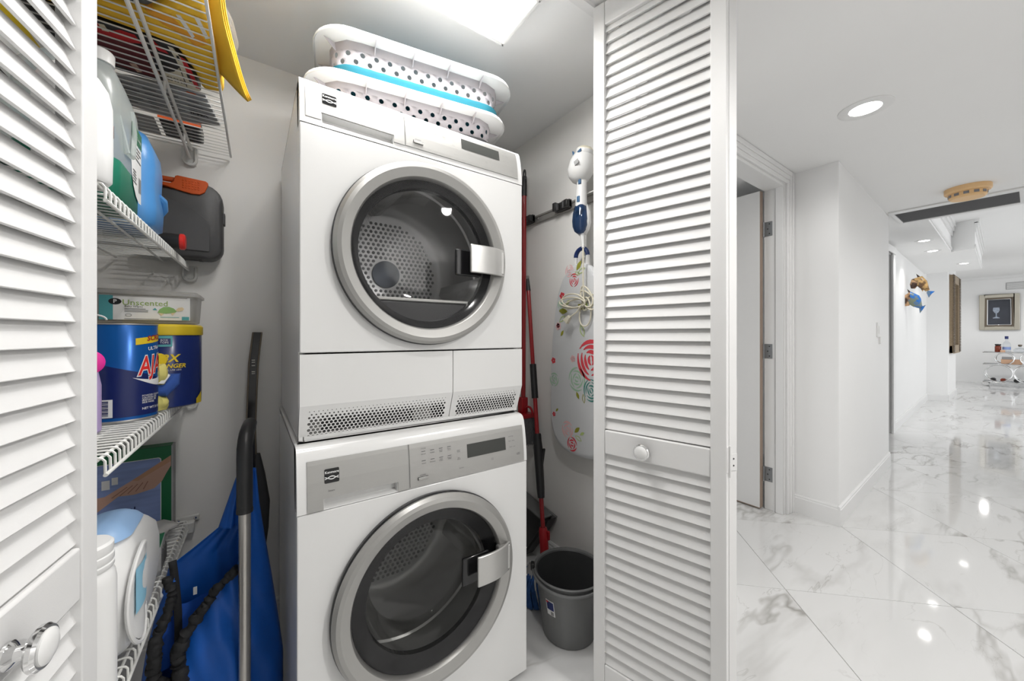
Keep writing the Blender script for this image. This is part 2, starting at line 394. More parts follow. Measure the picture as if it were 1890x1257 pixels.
struct('ceiling', MB().box(-2.2, 5.1, -1.3, 3.1, CE, CE + 0.12), CEIL)['label'] = 'smooth white ceiling over hall and closet'
struct('wall_back', MB().box(-0.6, 1.36, 1.75, 1.85, FL, CE), CLOSETWALL)
struct('wall_left', MB().box(-0.58, -0.48, 0.90, 1.75, FL, CE), CLOSETWALL)
struct('wall_right', MB().box(1.244, 1.344, 0.95, 1.75, FL, CE), CLOSETWALL)
struct('wall_front_left', MB().box(-2.2, -0.36, 0.84, 0.90, FL, CE), WALL)
struct('wall_front_right', MB().prism([(1.15, 0.84, FL), (1.40, 0.84, FL), (1.40, 0.928, FL), (1.92, 0.928, FL), (1.92, 1.043, FL), (1.344, 1.043, FL), (1.344, 0.95, FL), (1.15, 0.95, FL)], (0, 0, CE - FL)), WALL)
struct('wall_hall', MB().prism([(2.842, 1.043, FL), (2.842, 0.928, FL), (2.938, 0.928, FL), (2.938, 0.685, FL), (4.68, 0.745, FL), (4.68, 0.95, FL), (5.35, 0.95, FL), (5.35, 1.1, FL), (3.1, 1.1, FL), (3.1, 1.043, FL)], (0, 0, CE - FL)), WALL)
struct('wall_opposite', MB().box(-1.7, 4.9, -1.2, -1.1, FL, CE), WALL)
struct('wall_added_blocker', MB().box(-1.8, -1.7, -1.2, 0.84, FL, CE), WALL)  # unseen wall, added to block light falling on the right door from this end
struct('wall_over_door', MB().box(1.92, 2.842, 0.928, 1.043, 0.985, CE), WALL)
struct('wall_far_side', MB().prism([(6.22, 0.965, FL), (9.95, 1.10, FL), (10.05, 0.862, FL), (11.35, 0.872, FL), (11.35, 1.3, FL), (6.22, 1.3, FL)], (0, 0, 1.43 - FL)), WALL)
struct('wall_far_over_door', MB().box(5.35, 6.25, 0.965, 1.1, 0.96, 1.43), WALL)
struct('wall_end', MB().box(14.7, 14.8, -3.2, 3.0, FL, 1.45), WALL)
struct('wall_end_side', MB().box(11.3, 14.8, 2.9, 3.0, FL, 1.45), WALL)
struct('ceiling_living', MB().box(5.1, 14.8, -3.2, 3.0, 1.43, 1.53), CEIL)
struct('ceiling_soffit', MB().prism([(5.1, 0.555, CE), (7.35, 0.60, CE), (7.25, 0.405, CE), (9.6, 0.47, CE), (9.6, 1.25, CE), (5.1, 1.25, CE)], (0, 0, 0.36)), CEIL)
m = MB()
for k, (dz, dd) in enumerate(((0.02, 0.012), (0.20, 0.016), (0.26, 0.028), (0.31, 0.04))):
    m.prism([(5.1, 0.56, CE + dz), (7.33, 0.60, CE + dz), (7.33 + dd * 0.3, 0.60 - dd, CE + dz), (5.1, 0.56 - dd, CE + dz)], (0, 0, 0.06 if k else 0.03))
    m.prism([(7.25, 0.41, CE + dz), (9.6, 0.475, CE + dz), (9.6, 0.475 - dd, CE + dz), (7.25, 0.41 - dd, CE + dz)], (0, 0, 0.06 if k else 0.03))
struct('trim_1', m, TRIM)
struct('trim_2', MB().box(14.66, 14.7, -3.2, 2.9, 1.36, 1.43), TRIM)
# room behind the hall door
struct('wall_side_room_back', MB().box(1.344, 4.2, 2.95, 3.05, FL, CE), WALL)
struct('wall_side_room_right', MB().box(4.1, 4.2, 1.1, 2.95, FL, CE), WALL)
# baseboards with a small cap
def baseboard(name, a, b, h=0.12, t=0.014):
    a, b = V((*a, FL)), V((*b, FL)); d = (b - a).normalized(); n = V((d.y, -d.x, 0))
    prof = [(0, 0), (t, 0), (t, h - 0.022), (t * 0.75, h - 0.018), (t * 0.75, h - 0.008), (t * 0.3, h), (0, h)]
    mb = MB(); mb.loft([[p + n * x + V((0, 0, z)) for x, z in prof] for p in (a, b)])
    return struct(name, mb, TRIM)
baseboard('baseboard_back', (-0.48, 1.75), (1.244, 1.75))
baseboard('baseboard_right', (1.244, 1.75), (1.244, 0.95))
baseboard('baseboard_jog', (2.938, 0.928), (2.938, 0.685))
baseboard('baseboard_hall', (2.924, 0.685), (4.68, 0.745))
baseboard('baseboard_far', (6.32, 0.968), (9.95, 1.10))
baseboard('baseboard_return', (9.95, 1.10), (10.05, 0.862))
baseboard('baseboard_gallery', (10.04, 0.862), (11.35, 0.872))
# hall door: casing, jamb, leaf standing open into the side room
d3 = thing('door_3', 'white six panel door standing open on grey hinges beside the hall corner', None, (2.8, 1.05, FL), kind='structure')
m = MB()
for x0, x1, t in ((2.842, 2.875, 0.012), (2.875, 2.905, 0.017), (2.905, 2.932, 0.022)):
    m.box(x0, x1, 0.928 - t, 0.928, FL, CE)
o = struct('casing', m, TRIM, d3, bevel=0.003)
m = MB()
for z0, z1, t in ((0.985, 1.012, 0.012), (1.012, 1.04, 0.017), (1.04, 1.068, 0.022)):
    m.box(1.85, 2.842 + (z0 - 0.985), 0.928 - t, 0.928, z0, z1)
struct('head_casing', m, TRIM, d3, bevel=0.003)
m = MB().box(1.85, 1.92, 0.91, 0.928, FL, CE); struct('casing', m, TRIM, d3)
m = MB().box(2.822, 2.842, 0.932, 1.043, FL, 0.985).box(2.812, 2.822, 0.932, 0.975, FL, 0.975).box(1.92, 2.822, 0.932, 1.043, 0.968, 0.985)
struct('jamb', m, TRIM, d3, bevel=0.002)
leaf = struct('leaf', MB().box(2.775, 2.81, 1.052, 1.80, FL + 0.012, 0.965), DOORP, d3, bevel=0.002)
struct('leaf_edge', MB().box(2.7755, 2.812, 1.0485, 1.0525, FL + 0.012, 0.965), BROWNW, d3)
struct('leaf_bottom', MB().box(2.777, 2.808, 1.055, 1.80, FL + 0.0055, FL + 0.0125), BROWNW, d3)
for z0, z1 in ((-0.995, -0.31), (-0.14, 0.76)):
    for y0, y1 in ((1.195, 1.40), (1.47, 1.68)):
        m = MB()
        fr = [(y0, z0), (y1, z0), (y1, z1), (y0, z1)]
        m.tube([(2.775, y, z) for y, z in fr], 0.007, 4, closed=True)
        m.box(2.771, 2.776, y0 + 0.03, y1 - 0.03, z0 + 0.03, z1 - 0.03)
        struct('panel', m, DOORP, leaf, bevel=0.002)
hg = None
for z in (0.711, -0.106, -0.928):
    h = build('hinge', MB().box(2.8185, 2.8225, 0.995, 1.04, z - 0.048, z + 0.048), HINGE, d3, bevel=0.0015)
    build('knuckle', MB().tube([(2.816, 1.045, z - 0.05), (2.816, 1.045, z + 0.05)], 0.0065, 10), HINGE, h)
    m = MB()
    for dz in (-0.032, 0, 0.032): m.lathe([(0, 0.0012), (0.004, 0.001), (0.0045, 0)], (2.8185, 1.012 if dz else 1.022, z + dz), (-1, 0, 0), 10)
    build('screw', m, SCREW, h)
# dark doorway at the far side wall
d4 = thing('door_4', 'narrow dark doorway with white casing in the far side wall', None, (5.8, 0.97, FL), kind='structure')
struct('casing', MB().box(6.2, 6.30, 0.945, 0.967, FL, 0.96).box(5.33, 6.30, 0.935, 0.95, 0.96, 1.04), TRIM, d4, bevel=0.003)
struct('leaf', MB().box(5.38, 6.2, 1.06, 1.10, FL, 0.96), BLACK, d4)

# ---------------------------------------------------------------- louvered bifold doors
def louver_door(name, label, lead, dirv, nrm, lo_kn, w=0.378):
    lead, dv, nv = V((*lead, 0)), V((*dirv, 0)).normalized(), V((*nrm, 0)).normalized()
    P = lambda s, d, z: lead + dv * s - nv * d + V((0, 0, z))
    t = thing(name, label, None, P(0, 0.014, FL), kind='structure')
    zt, zb = 1.058, FL + 0.02
    def slab_(mb, s0, s1, z0, z1, d0=0.0, d1=0.028):
        a = [P(s0, d0, z0), P(s1, d0, z0), P(s1, d1, z0), P(s0, d1, z0)]
        return mb.prism(a, (0, 0, z1 - z0))
    sw = 0.038
    build('stile', slab_(MB(), 0, sw, zb, zt), DOORP, t, bevel=0.0018)
    build('stile', slab_(MB(), w - sw, w, zb, zt), DOORP, t, bevel=0.0018)
    build('top_rail', slab_(MB(), sw, w - sw, 0.985, zt, 0.001, 0.027), DOORP, t, bevel=0.003)
    build('lock_rail', slab_(MB(), sw, w - sw, -0.376, -0.300, 0.001, 0.027), DOORP, t, bevel=0.004)
    build('bottom_rail', slab_(MB(), sw, w - sw, zb, -1.045, 0.001, 0.027), DOORP, t, bevel=0.003)
    # louvers: lower edge proud at the front, upper edge recessed
    def slat(z):
        d0, d1, h, th = 0.006, 0.0225, 0.0385, 0.0055
        a = [P(sw - 0.002, d0, z), P(sw - 0.002, d0 + th * 0.95, z - 0.0005), P(sw - 0.002, d1 + th * 0.5, z + h - 0.001), P(sw - 0.002, d1 - th * 0.4, z + h)]
        return MB().prism(a, dv * (w - 2 * sw + 0.004))
    first = None
    for k in range(37):
        z = -0.2965 + 0.035 * k
        if z > 0.975: break
        if first is None: first = build('slat', slat(z), DOORP, t, bevel=0.0012, seg=2, sharp=50); z0 = z
        else: inst(first, t, (0, 0, z - z0))
    for k in range(19):
        inst(first, t, (0, 0, -0.408 - 0.0353 * k - z0))
    kb = P(lo_kn[0], 0, lo_kn[1])
    kn = build('knob', MB().lathe([(0.0, -0.001), (0.0145, 0), (0.0145, 0.003), (0.011, 0.006), (0.0075, 0.008), (0.007, 0.018), (0.010, 0.0195), (0.0205, 0.021), (0.0235, 0.024), (0.0235, 0.028), (0.0212, 0.031), (0.0185, 0.031)], kb, nv, 40), CHROME, t)
    build('knob_face', MB().lathe([(0.0190, 0.0295), (0.0183, 0.0325), (0.014, 0.0348), (0.008, 0.0358), (0.0, 0.0362)], kb, nv, 36), WPLASTIC, kn)
    return t, P, nv, dv
d2, P2, n2, dv2 = louver_door('door_2', 'white louvered bifold door at right, round knob on its middle rail', (0.903, 0.82), (0.2522, -0.9677), (-0.9677, -0.2522), (0.166, -0.339))
d1, P1, n1, dv1 = louver_door('door_1', 'white louvered bifold door cut off at left, chrome ringed knob below', (-0.19, 0.82), (-0.158, -0.9875), (0.9875, -0.158), (0.176, -0.350))
def rear_panel(d, P, jamb, w=0.378):
    # the folded second panel, from the hinge joint back to the jamb
    a = P(w, 0.030, 0); b = V((*jamb, 0)); u = (b - a).normalized(); nn = V((-u.y, u.x, 0))
    if nn.dot(P(0, 1, 0) - P(0, 0, 0)) < 0: nn = -nn
    m = MB(); zb, zt = FL + 0.02, 1.058
    def sl(s0, s1, z0, z1, d0=0.0, d1=0.028):
        m.prism([a + u * s0 + nn * d0 + V((0, 0, z0)), a + u * s1 + nn * d0 + V((0, 0, z0)), a + u * s1 + nn * d1 + V((0, 0, z0)), a + u * s0 + nn * d1 + V((0, 0, z0))], (0, 0, z1 - z0))
    L_ = (b - a).length
    sl(0, 0.038, zb, zt); sl(L_ - 0.038, L_, zb, zt); sl(0.038, L_ - 0.038, 0.985, zt); sl(0.038, L_ - 0.038, -0.376, -0.30); sl(0.038, L_ - 0.038, zb, -1.045)
    p = build('rear_panel', m, DOORP, d, bevel=0.0018)
    m = MB()
    for z0, n in ((-0.29, 36), (-1.04, 19)):
        for k in range(n):
            z = z0 + 0.035 * k
            m.prism([a + u * 0.036 + nn * 0.006 + V((0, 0, z + 0.034)), a + u * 0.036 + nn * 0.011 + V((0, 0, z + 0.036)), a + u * 0.036 + nn * 0.024 + V((0, 0, z)), a + u * 0.036 + nn * 0.019 + V((0, 0, z - 0.002))], u * (L_ - 0.072))
    build('louvers', m, DOORP, p)['kind'] = 'stuff'
    return a, u, nn
a2, u2, nn2 = rear_panel(d2, P2, (1.135, 0.81))
rear_panel(d1, P1, (-0.345, 0.80))
# bifold hinge on the right door's folded edge
hz = -0.335
hb = build('bifold_hinge', MB().obox(P2(0.3785, 0.010, hz + 0.012), n2 * 0.008, dv2 * 0.001, (0, 0, 0.034)).obox(a2 + nn2 * 0.014 - u2 * 0.0012 + V((0, 0, hz)), nn2 * 0.012, u2 * 0.001, (0, 0, 0.022)), DOORP, d2, bevel=0.0006)
m = MB()
for s in (-0.009, 0.009): m.lathe([(0, 0.0008), (0.0022, 0.0006), (0.0026, 0)], a2 + nn2 * 0.014 - u2 * 0.0022 + V((0, 0, hz + s)), -u2, 10)
build('screw', m, SCREW, hb)
build('knuckle', MB().tube([P2(0.382, 0.021, hz - 0.036), P2(0.382, 0.021, hz + 0.046)], 0.0032, 8), DOORP, hb)
tr = struct('trim_3', MB().box(-0.36, 1.15, 0.818, 0.846, CE - 0.012, CE), TRIM)

# ---------------------------------------------------------------- washer and dryer
def machine(kind, label, Y, x0, x1, zt, zc, zb, C, ro, ri):
    D = 0.66
    t = thing(kind, label, 'dryer' if kind == 'dryer' else 'washer', ((x0 + x1) / 2, Y + D / 2, zb))
    dry = kind == 'dryer'
    zs = -0.0455 if dry else zb
    # cabinet shell, open at the front
    m = MB().box(x0, x0 + 0.012, Y + 0.03, Y + D, zb, zt - 0.004).box(x1 - 0.012, x1, Y + 0.03, Y + D, zb, zt - 0.004)
    m.box(x0 + 0.012, x1 - 0.012, Y + D - 0.012, Y + D, zb, zt - 0.004).box(x0 + 0.012, x1 - 0.012, Y + 0.03, Y + D, zb, zb + 0.012)
    build('cabinet', m, WHITE, t, bevel=0.002)
    build('top_panel', MB().box(x0, x1, Y + 0.05, Y + D, zt - 0.016, zt), WHITE, t, bevel=0.006, seg=3)
    # front panel with round opening
    cx, cz = C; rh = ri - 0.004; NS = 96; z0, z1 = (zs + 0.002, zc - 0.002)
    m = MB()
    inn, out = [], []
    for k in range(NS):
        a = 2 * PI * k / NS; c, s = math.cos(a), math.sin(a)
        lx = (x1 - cx) if c > 0 else (cx - x0); lz = (z1 - cz) if s > 0 else (cz - z0)
        r = min(lx / abs(c) if abs(c) > 1e-6 else 9, lz / abs(s) if abs(s) > 1e-6 else 9)
        out.append((cx + r * c, Y, cz + r * s)); inn.append((cx + rh * c, Y, cz + rh * s))
    for q, sx, sz in ((None, x1, z1), (None, x0, z1), (None, x0, z0), (None, x1, z0)):
        k = min(range(NS), key=lambda i: (out[i][0] - sx) ** 2 + (out[i][2] - sz) ** 2); out[k] = (sx, Y, sz)
    back = [(p[0], Y + 0.03, p[2]) for p in out]; ib = [(p[0], Y + 0.03, p[2]) for p in inn]
    m.loft([ib, inn, out, back], caps=False)
    build('front_panel', m, WHITE, t, bevel=0.0025, seg=2, sharp=30)
    # console
    hgt = zt - zc
    prof = [(Y + 0.05, zc), (Y, zc), (Y + 0.0015, zc + 0.2 * hgt), (Y + 0.005, zc + 0.45 * hgt), (Y + 0.0105, zc + 0.7 * hgt), (Y + 0.016, zc + 0.86 * hgt), (Y + 0.0215, zc + 0.94 * hgt), (Y + 0.031, zc + 0.985 * hgt), (Y + 0.045, zt), (Y + 0.07, zt)]
    def py(z):
        for (ya, za), (yb, zb_) in zip(prof[1:], prof[2:]):
            if za <= z <= zb_: return ya + (yb - ya) * (z - za) / (zb_ - za + 1e-9)
        return Y
    nx0, nx1 = 0.146, 0.3255
    nz0, nz1 = (0.536, 0.5605) if dry else (-0.4245, -0.401)
    notch = [prof[0], prof[1]]
    if True:
        notch += [(py(nz0), nz0), (Y + 0.022, nz0 + 0.004), (Y + 0.024, nz1 - 0.006), (py(nz1), nz1)] + [p for p in prof[2:] if p[1] > nz1]
    m = MB()
    for xa, xb, pr in ((x0, nx0, prof), (nx0, nx1, notch), (nx1, x1, prof)):
        m.prism([(xa, y, z) for y, z in pr], (xb - xa, 0, 0))
    build('console', m, WHITE, t, sharp=30)
    F = lambda x, z, d=0.0: V((x, py(z) - d, z))
    def sheet(mb, xa, xb, za, zb_, d, n=5):
        fr = lambda u, v: F(xa + (xb - xa) * u, za + (zb_ - za) * v, d); mb.grid(fr, 1, n); return mb
    zl0, zl1 = (0.5425, 0.636) if dry else (-0.4255, -0.3065)
    m = MB(); sheet(m, 0.1095, 0.357, nz1 + 0.0015, zl1, 0.0016, 9); sheet(m, 0.1095, nx0 - 0.0015, zl0, nz1 + 0.0015, 0.0016, 2); sheet(m, nx1 + 0.0015, 0.357, zl0, nz1 + 0.0015, 0.0016, 2)
    dr = build('drawer_panel', m, SILVER, t, solid=0.002, flat=True)
    dr['label'] = 'silver dispenser drawer front with logo badge and pull recess'
    build('control_panel', sheet(MB(), 0.361, 0.757, zl0 + 0.001, zl1, 0.0016, 10), SILVER, t, solid=0.002, flat=True)
    for nm, s in (('groove', 0),):
        build('panel_gap', sheet(MB(), 0.3572, 0.3608, zl0, zl1, 0.0008, 4), PRINTL, t)
    dz = (0.589, 0.6225) if dry else (-0.376, -0.3355)
    build('display', sheet(MB(), 0.5415, 0.6835, dz[0], dz[1], 0.0034, 3), SCREEN, t)
    # logo badge with lettering and the two crossing waves
    lz1 = 0.6165 if dry else -0.330; lh = 0.029 if dry else 0.034
    m = MB(); rr = [(0.1635 + px, lz1 - lh / 2 + pz) for px, pz, _ in rrect(0, 0, 0, 0.0168, lh / 2, 0.003, 4)]
    m.add([F(x, z, 0.0034) for x, z in rr], [list(range(len(rr)))])
    lg = build('badge', m, BLACKG, dr, flat=True)
    text('lettering', 'Kenmore', 0.0083, lambda x, y: F(0.1637 + x, lz1 - lh * 0.25 + y, 0.0041), PAPERW, dr, bold=0.015)
    m = MB()
    for sgn in (1, -1):
        pts = []
        for k in range(21):
            u = k / 20; w = 0.0007 + 0.0004 * math.sin(PI * u)
            zz = lz1 - lh * 0.62 + sgn * lh * 0.085 * math.sin(2 * PI * (u * 0.95 - 0.22)) - (0.001 if sgn < 0 else 0)
            pts.append((0.1473 + 0.0324 * u, zz, w))
        for a, b in zip(pts, pts[1:]):
            m.add([F(a[0], a[1] - a[2], 0.0042), F(b[0], b[1] - b[2], 0.0042), F(b[0], b[1] + b[2], 0.0042), F(a[0], a[1] + a[2], 0.0042)], [(0, 1, 2, 3)])
    build('wave_mark', m, PAPERW, dr)
    if not dry: text('lettering', "Steam", 0.0062, lambda x, y: F(0.162 + x, -0.3825 + y, 0.0036), PRINT, dr)
    # buttons and their captions
    bm_ = MB(); rows = (0.6255, 0.6075) if dry else (-0.3315, -0.357)
    cap = (('Normal', 'Heavy\nDuty', 'Bedding', 'Speed\nDry'), ('Casual', 'Delicate', 'Timed', 'Touch\nUp')) if dry else (('Normal', 'Sanitize', 'Heavy\nDuty', 'Power\nWash'), ('Casual', 'Delicates', 'Rinse\n& Spin', 'Express\nWash'))
    for r, z in enumerate(rows):
        for k in range(4):
            x = 0.4015 + 0.0268 * k
            patch(bm_, lambda a, b: F(a, b, 0.0035), x - 0.006, x + 0.006, z - 0.0008, z + 0.0008)
            text('caption', cap[r][k], 0.0045, lambda a, b, x=x, z=z: F(x + a, z - 0.0072 + b, 0.0035), PRINTL if dry else PRINT, t)
    build('button_marks', bm_, PRINTL if dry else PRINT, t)
    pm = PRINTL if dry else PRINT
    if not dry: text('caption', 'CYCLES', 0.0045, lambda a, b: F(0.4015 + a, -0.3235 + b, 0.0035), pm, t)
    zz = (dz[0] + dz[1]) / 2
    for dx, dzz, s in ((0.512, 0.006, 'Dry\nTemp' if dry else 'Wash\nTemp'), (0.512, -0.016, 'Dry\nLevel' if dry else 'Spin\nSpeed'), (0.52, -0.045, 'Favorite'), (0.63, -0.039, 'Add\nTime'), (0.706, 0.019, 'OPTIONS'), (0.708, 0.005, 'Extra   Delay'), (0.710, -0.014, 'Quiet   Lock'), (0.733, -0.042 if dry else -0.041, 'START\nPAUSE')):
        text('caption', s, 0.0045, lambda a, b, dx=dx, q=dzz: F(dx + a, zz + q + b, 0.0035), pm, t)
    pz = 0.562 if dry else -0.404
    text('caption', 'POWER', 0.005, lambda a, b: F(0.398 + a, pz + 0.008 + b, 0.0035), PRINT, t)
    pb = MB(); m.mi = 0
    fr = [F(0.384, pz - 0.004, 0.003), F(0.413, pz - 0.004, 0.003), F(0.413, pz + 0.003, 0.003), F(0.384, pz + 0.003, 0.003)]
    pb.prism(fr, (0, -0.003, 0))
    build('power_button', pb, SILVER, t, bevel=0.0008)
    build('power_mark', patch(patch(MB(), lambda a, b: F(a, b, 0.0045), 0.383, 0.4135, pz + 0.0028, pz + 0.0042), lambda a, b: F(a, b, 0.0045), 0.3825, 0.3842, pz - 0.004, pz + 0.0042), BLACK, t)
    # door
    cc = (cx, Y, cz); ax = (0, -1, 0)
    dg = build('door_gasket', MB().lathe([(ro - 0.03, 0.0), (ro - 0.001, 0.0), (ro + 0.001, 0.012), (ro - 0.003, 0.020), (ro - 0.012, 0.022)], cc, ax, 96), BLACKG, t)
    rg = build('door_ring', MB().lathe([(ro - 0.006, 0.013), (ro - 0.002, 0.018), (ro - 0.002, 0.024), (ro - 0.010, 0.033), (ro - 0.020, 0.036), (ri + 0.012, 0.030), (ri + 0.003, 0.026), (ri, 0.022), (ri - 0.002, 0.010), (ri - 0.004, 0.0)], cc, ax, 128), RINGM, t, sharp=28)
    gr = 0.195 if dry else 0.182
    build('door_bezel', MB().lathe([(ri - 0.002, 0.010), (ri - 0.006, 0.007), (gr + 0.006, -0.002), (gr, -0.005), (gr - 0.002, -0.018)], cc, ax, 96), BLACKG, rg)
    if dry: gp = [(gr, -0.004), (gr - 0.004, -0.025), (gr - 0.02, -0.085), (0.15, -0.10), (0.08, -0.106), (0.0, -0.107)]
    else: gp = [(gr, -0.004), (gr - 0.003, -0.025), (gr - 0.012, -0.075), (0.15, -0.10), (0.10, -0.112), (0.05, -0.117), (0.0, -0.118)]
    build('door_glass', MB().lathe(gp, cc, ax, 72), DGLASS if dry else DGLASS2, rg)
    build('outer_window', MB().lathe([(ri - 0.003, 0.0135), (0.12, 0.0155), (0.0, 0.016)], cc, ax, 72), clear('window_film_' + kind, (0.95, 0.95, 0.95) if dry else (0.85, 0.85, 0.85), 0.008, 0.02), rg)
    # handle bar reaching in from the ring, with its dark latch behind
    hx0, hx1, hz0, hz1 = (0.541, 0.676, 0.1905, 0.277) if dry else (0.546, 0.676, -0.745, -0.656)
    yh = Y - 0.064
    pts = []
    for k in range(13):
        u = k / 12; x = hx0 + (hx1 - hx0) * u
        pts.append((x, yh + 0.006 * (1 - u) ** 2 + 0.028 * u ** 3))
    m = MB(); secs = []
    for x, y in pts:
        secs.append([(x, y, hz0), (x, y, hz1), (x, y + 0.009, hz1), (x, y + 0.009, hz0)])
    m.loft(secs); m.box(hx1 - 0.045, hx1 - 0.004, yh + 0.02, Y - 0.018, hz0 + 0.006, hz1 - 0.006)
    hd = build('door_handle', m, HANDLEM, rg, bevel=0.003, seg=2)
    build('latch', MB().box(hx0 - 0.032, hx0 + 0.06, Y - 0.022, Y - 0.012, hz0 - 0.006, hz1 - 0.012), BLACKG, rg, bevel=0.004)
    # drum
    rd = 0.262; yb = Y + 0.42
    build('drum', MB().lathe([(ri - 0.02, -0.03), (rd - 0.02, -0.05), (rd, -0.075), (rd, -0.17), (rd + 0.006, -0.175), (rd + 0.006, -0.19), (rd, -0.195), (rd, -0.36), (rd - 0.03, -0.41), (rd - 0.05, -0.42), (0, -0.42)], cc, ax, 72), DRUM, t)
    m = MB(); R0 = 0.2
    for i in range(-14, 15):
        for j in range(-14, 15):
            x = (i + 0.5 * (j % 2)) * 0.0185; z = j * 0.016; q = math.hypot(x, z)
            if 0.058 < q < R0: m.lathe([(0.0064, 0.0005), (0.0052, 0.003), (0.0, 0.0035)], (cx + x, yb, cz + z), ax, 6)
    dm = build('drum_dimples', m, DRUMD, t); dm['kind'] = 'stuff'
    build('drum_hub', MB().lathe([(0.052, 0.0), (0.052, 0.007), (0.045, 0.009), (0, 0.010)], (cx, yb, cz), ax, 40), DRUMHUB, t)
    for k in range(3):
        a = PI / 2 + 0.25 + k * 2 * PI / 3
        u, w = V((math.cos(a), 0, math.sin(a))), V((-math.sin(a), 0, math.cos(a)))
        c0 = V((cx, 0, cz))
        secs = []
        for yy, h in ((Y + 0.09, 0.01), (Y + 0.12, 0.05), (yb - 0.05, 0.05), (yb - 0.01, 0.01)):
            b = c0 + V((0, yy, 0)) + u * rd
            secs.append([b - w * 0.05, b - w * 0.016 - u * h, b + w * 0.016 - u * h, b + w * 0.05])
        build('drum_baffle', MB().loft(secs), DRUM, t, sharp=50)
    if dry:
        build('lint_housing', MB().box(cx - 0.18, cx + 0.18, Y + 0.02, Y + 0.12, cz - 0.24, cz - 0.135), BLACK, t, bevel=0.006)
        build('lint_ledge', MB().box(cx - 0.18, cx + 0.18, Y + 0.018, Y + 0.122, cz - 0.136, cz - 0.126), SILVER, t, bevel=0.003)
        # service panels at the foot, with the vented slope
        xd = 0.5095
        for xa, xb, nm in ((x0, xd - 0.0012, 'foot_panel'), (xd + 0.0012, x1, 'foot_panel')):
            zbend = -0.1755
            m = MB().box(xa, xb, Y, Y + 0.02, zbend, zs - 0.002)
            yz = lambda z: Y + 0.034 * (zbend - z) / (zbend - zb)
            f = lambda s, q: V((s, yz(q), q))
            mx0, mx1, mz0, mz1 = xa + 0.017, xb - 0.016, -0.2615, -0.187
            patch(m, f, xa, xb, mz1, zbend); patch(m, f, xa, xb, zb, mz0); patch(m, f, xa, mx0, mz0, mz1); patch(m, f, mx1, xb, mz0, mz1)
            nr = 9; hh = (mz1 - mz0) / nr; w = 0.0102; cells = []
            nc = int((mx1 - mx0) / w); w = (mx1 - mx0) / nc
            for r in range(nr):
                z = mz0 + (r + 0.5) * hh; rad = [0.0032, 0.0041, 0.0041, 0.0041, 0.0040, 0.0038, 0.0030, 0.0020, 0.0011][r]
                if r % 2: cells += [(mx0 + w / 4, z, w / 4, hh / 2, 0), (mx1 - w / 4, z, w / 4, hh / 2, 0)]
                for k in range(nc - (r % 2)):
                    cells.append((mx0 + (k + 0.5 + 0.5 * (r % 2)) * w, z, w / 2, hh / 2, rad))
            m.holes(f, cells)
            m.prism([(xa, Y + 0.034, zb), (xb, Y + 0.034, zb), (xb, Y + 0.06, zb), (xa, Y + 0.06, zb)], (0, 0, 0.002))
            m.add([(xa, Y, zbend), (xa, Y + 0.02, zbend), (xa, Y + 0.05, zb), (xa, Y + 0.034, zb)], [(0, 1, 2, 3)])
            m.add([(xb, Y, zbend), (xb, Y + 0.02, zbend), (xb, Y + 0.05, zb), (xb, Y + 0.034, zb)], [(0, 1, 2, 3)])
            build('foot_panel', m, WHITE, t, flat=True)
        build('vent_backing', MB().box(x0 + 0.014, x1 - 0.014, Y + 0.060, Y + 0.064, zb + 0.002, -0.16), BLACK, t)
        build('duct', MB().box(0.115, 0.150, Y + 0.044, Y + 0.058, zb + 0.004, -0.20), PRINTL, t)
        build('duct', MB().box(0.40, 0.455, Y + 0.044, Y + 0.058, zb + 0.004, -0.20), PRINTL, t)
    else:
        build('kick_panel', MB().box(x0 + 0.004, x1 - 0.004, Y + 0.006, Y + 0.03, zb - 0.004, zb + 0.002), WHITE, t)
        for x in (x0 + 0.05, x1 - 0.05):
            for y in (Y + 0.08, Y + D - 0.06):
                build('foot', MB().lathe([(0.0, 0), (0.022, 0), (0.022, 0.008), (0.012, 0.012), (0.012, zb - FL)], (x, y, FL), (0, 0, 1), 16), BLACK, t)
    return t
machine('washing_machine', 'white front load washer standing on the floor under the dryer', 1.0, 0.088, 0.770, -0.272, -0.427, -1.146, (0.426, -0.721), 0.270, 0.2235)
machine('dryer', 'white front load dryer stacked on top of the washer', 1.035, 0.097, 0.776, 0.652, 0.527, -0.268, (0.428, 0.236), 0.263, 0.2175)

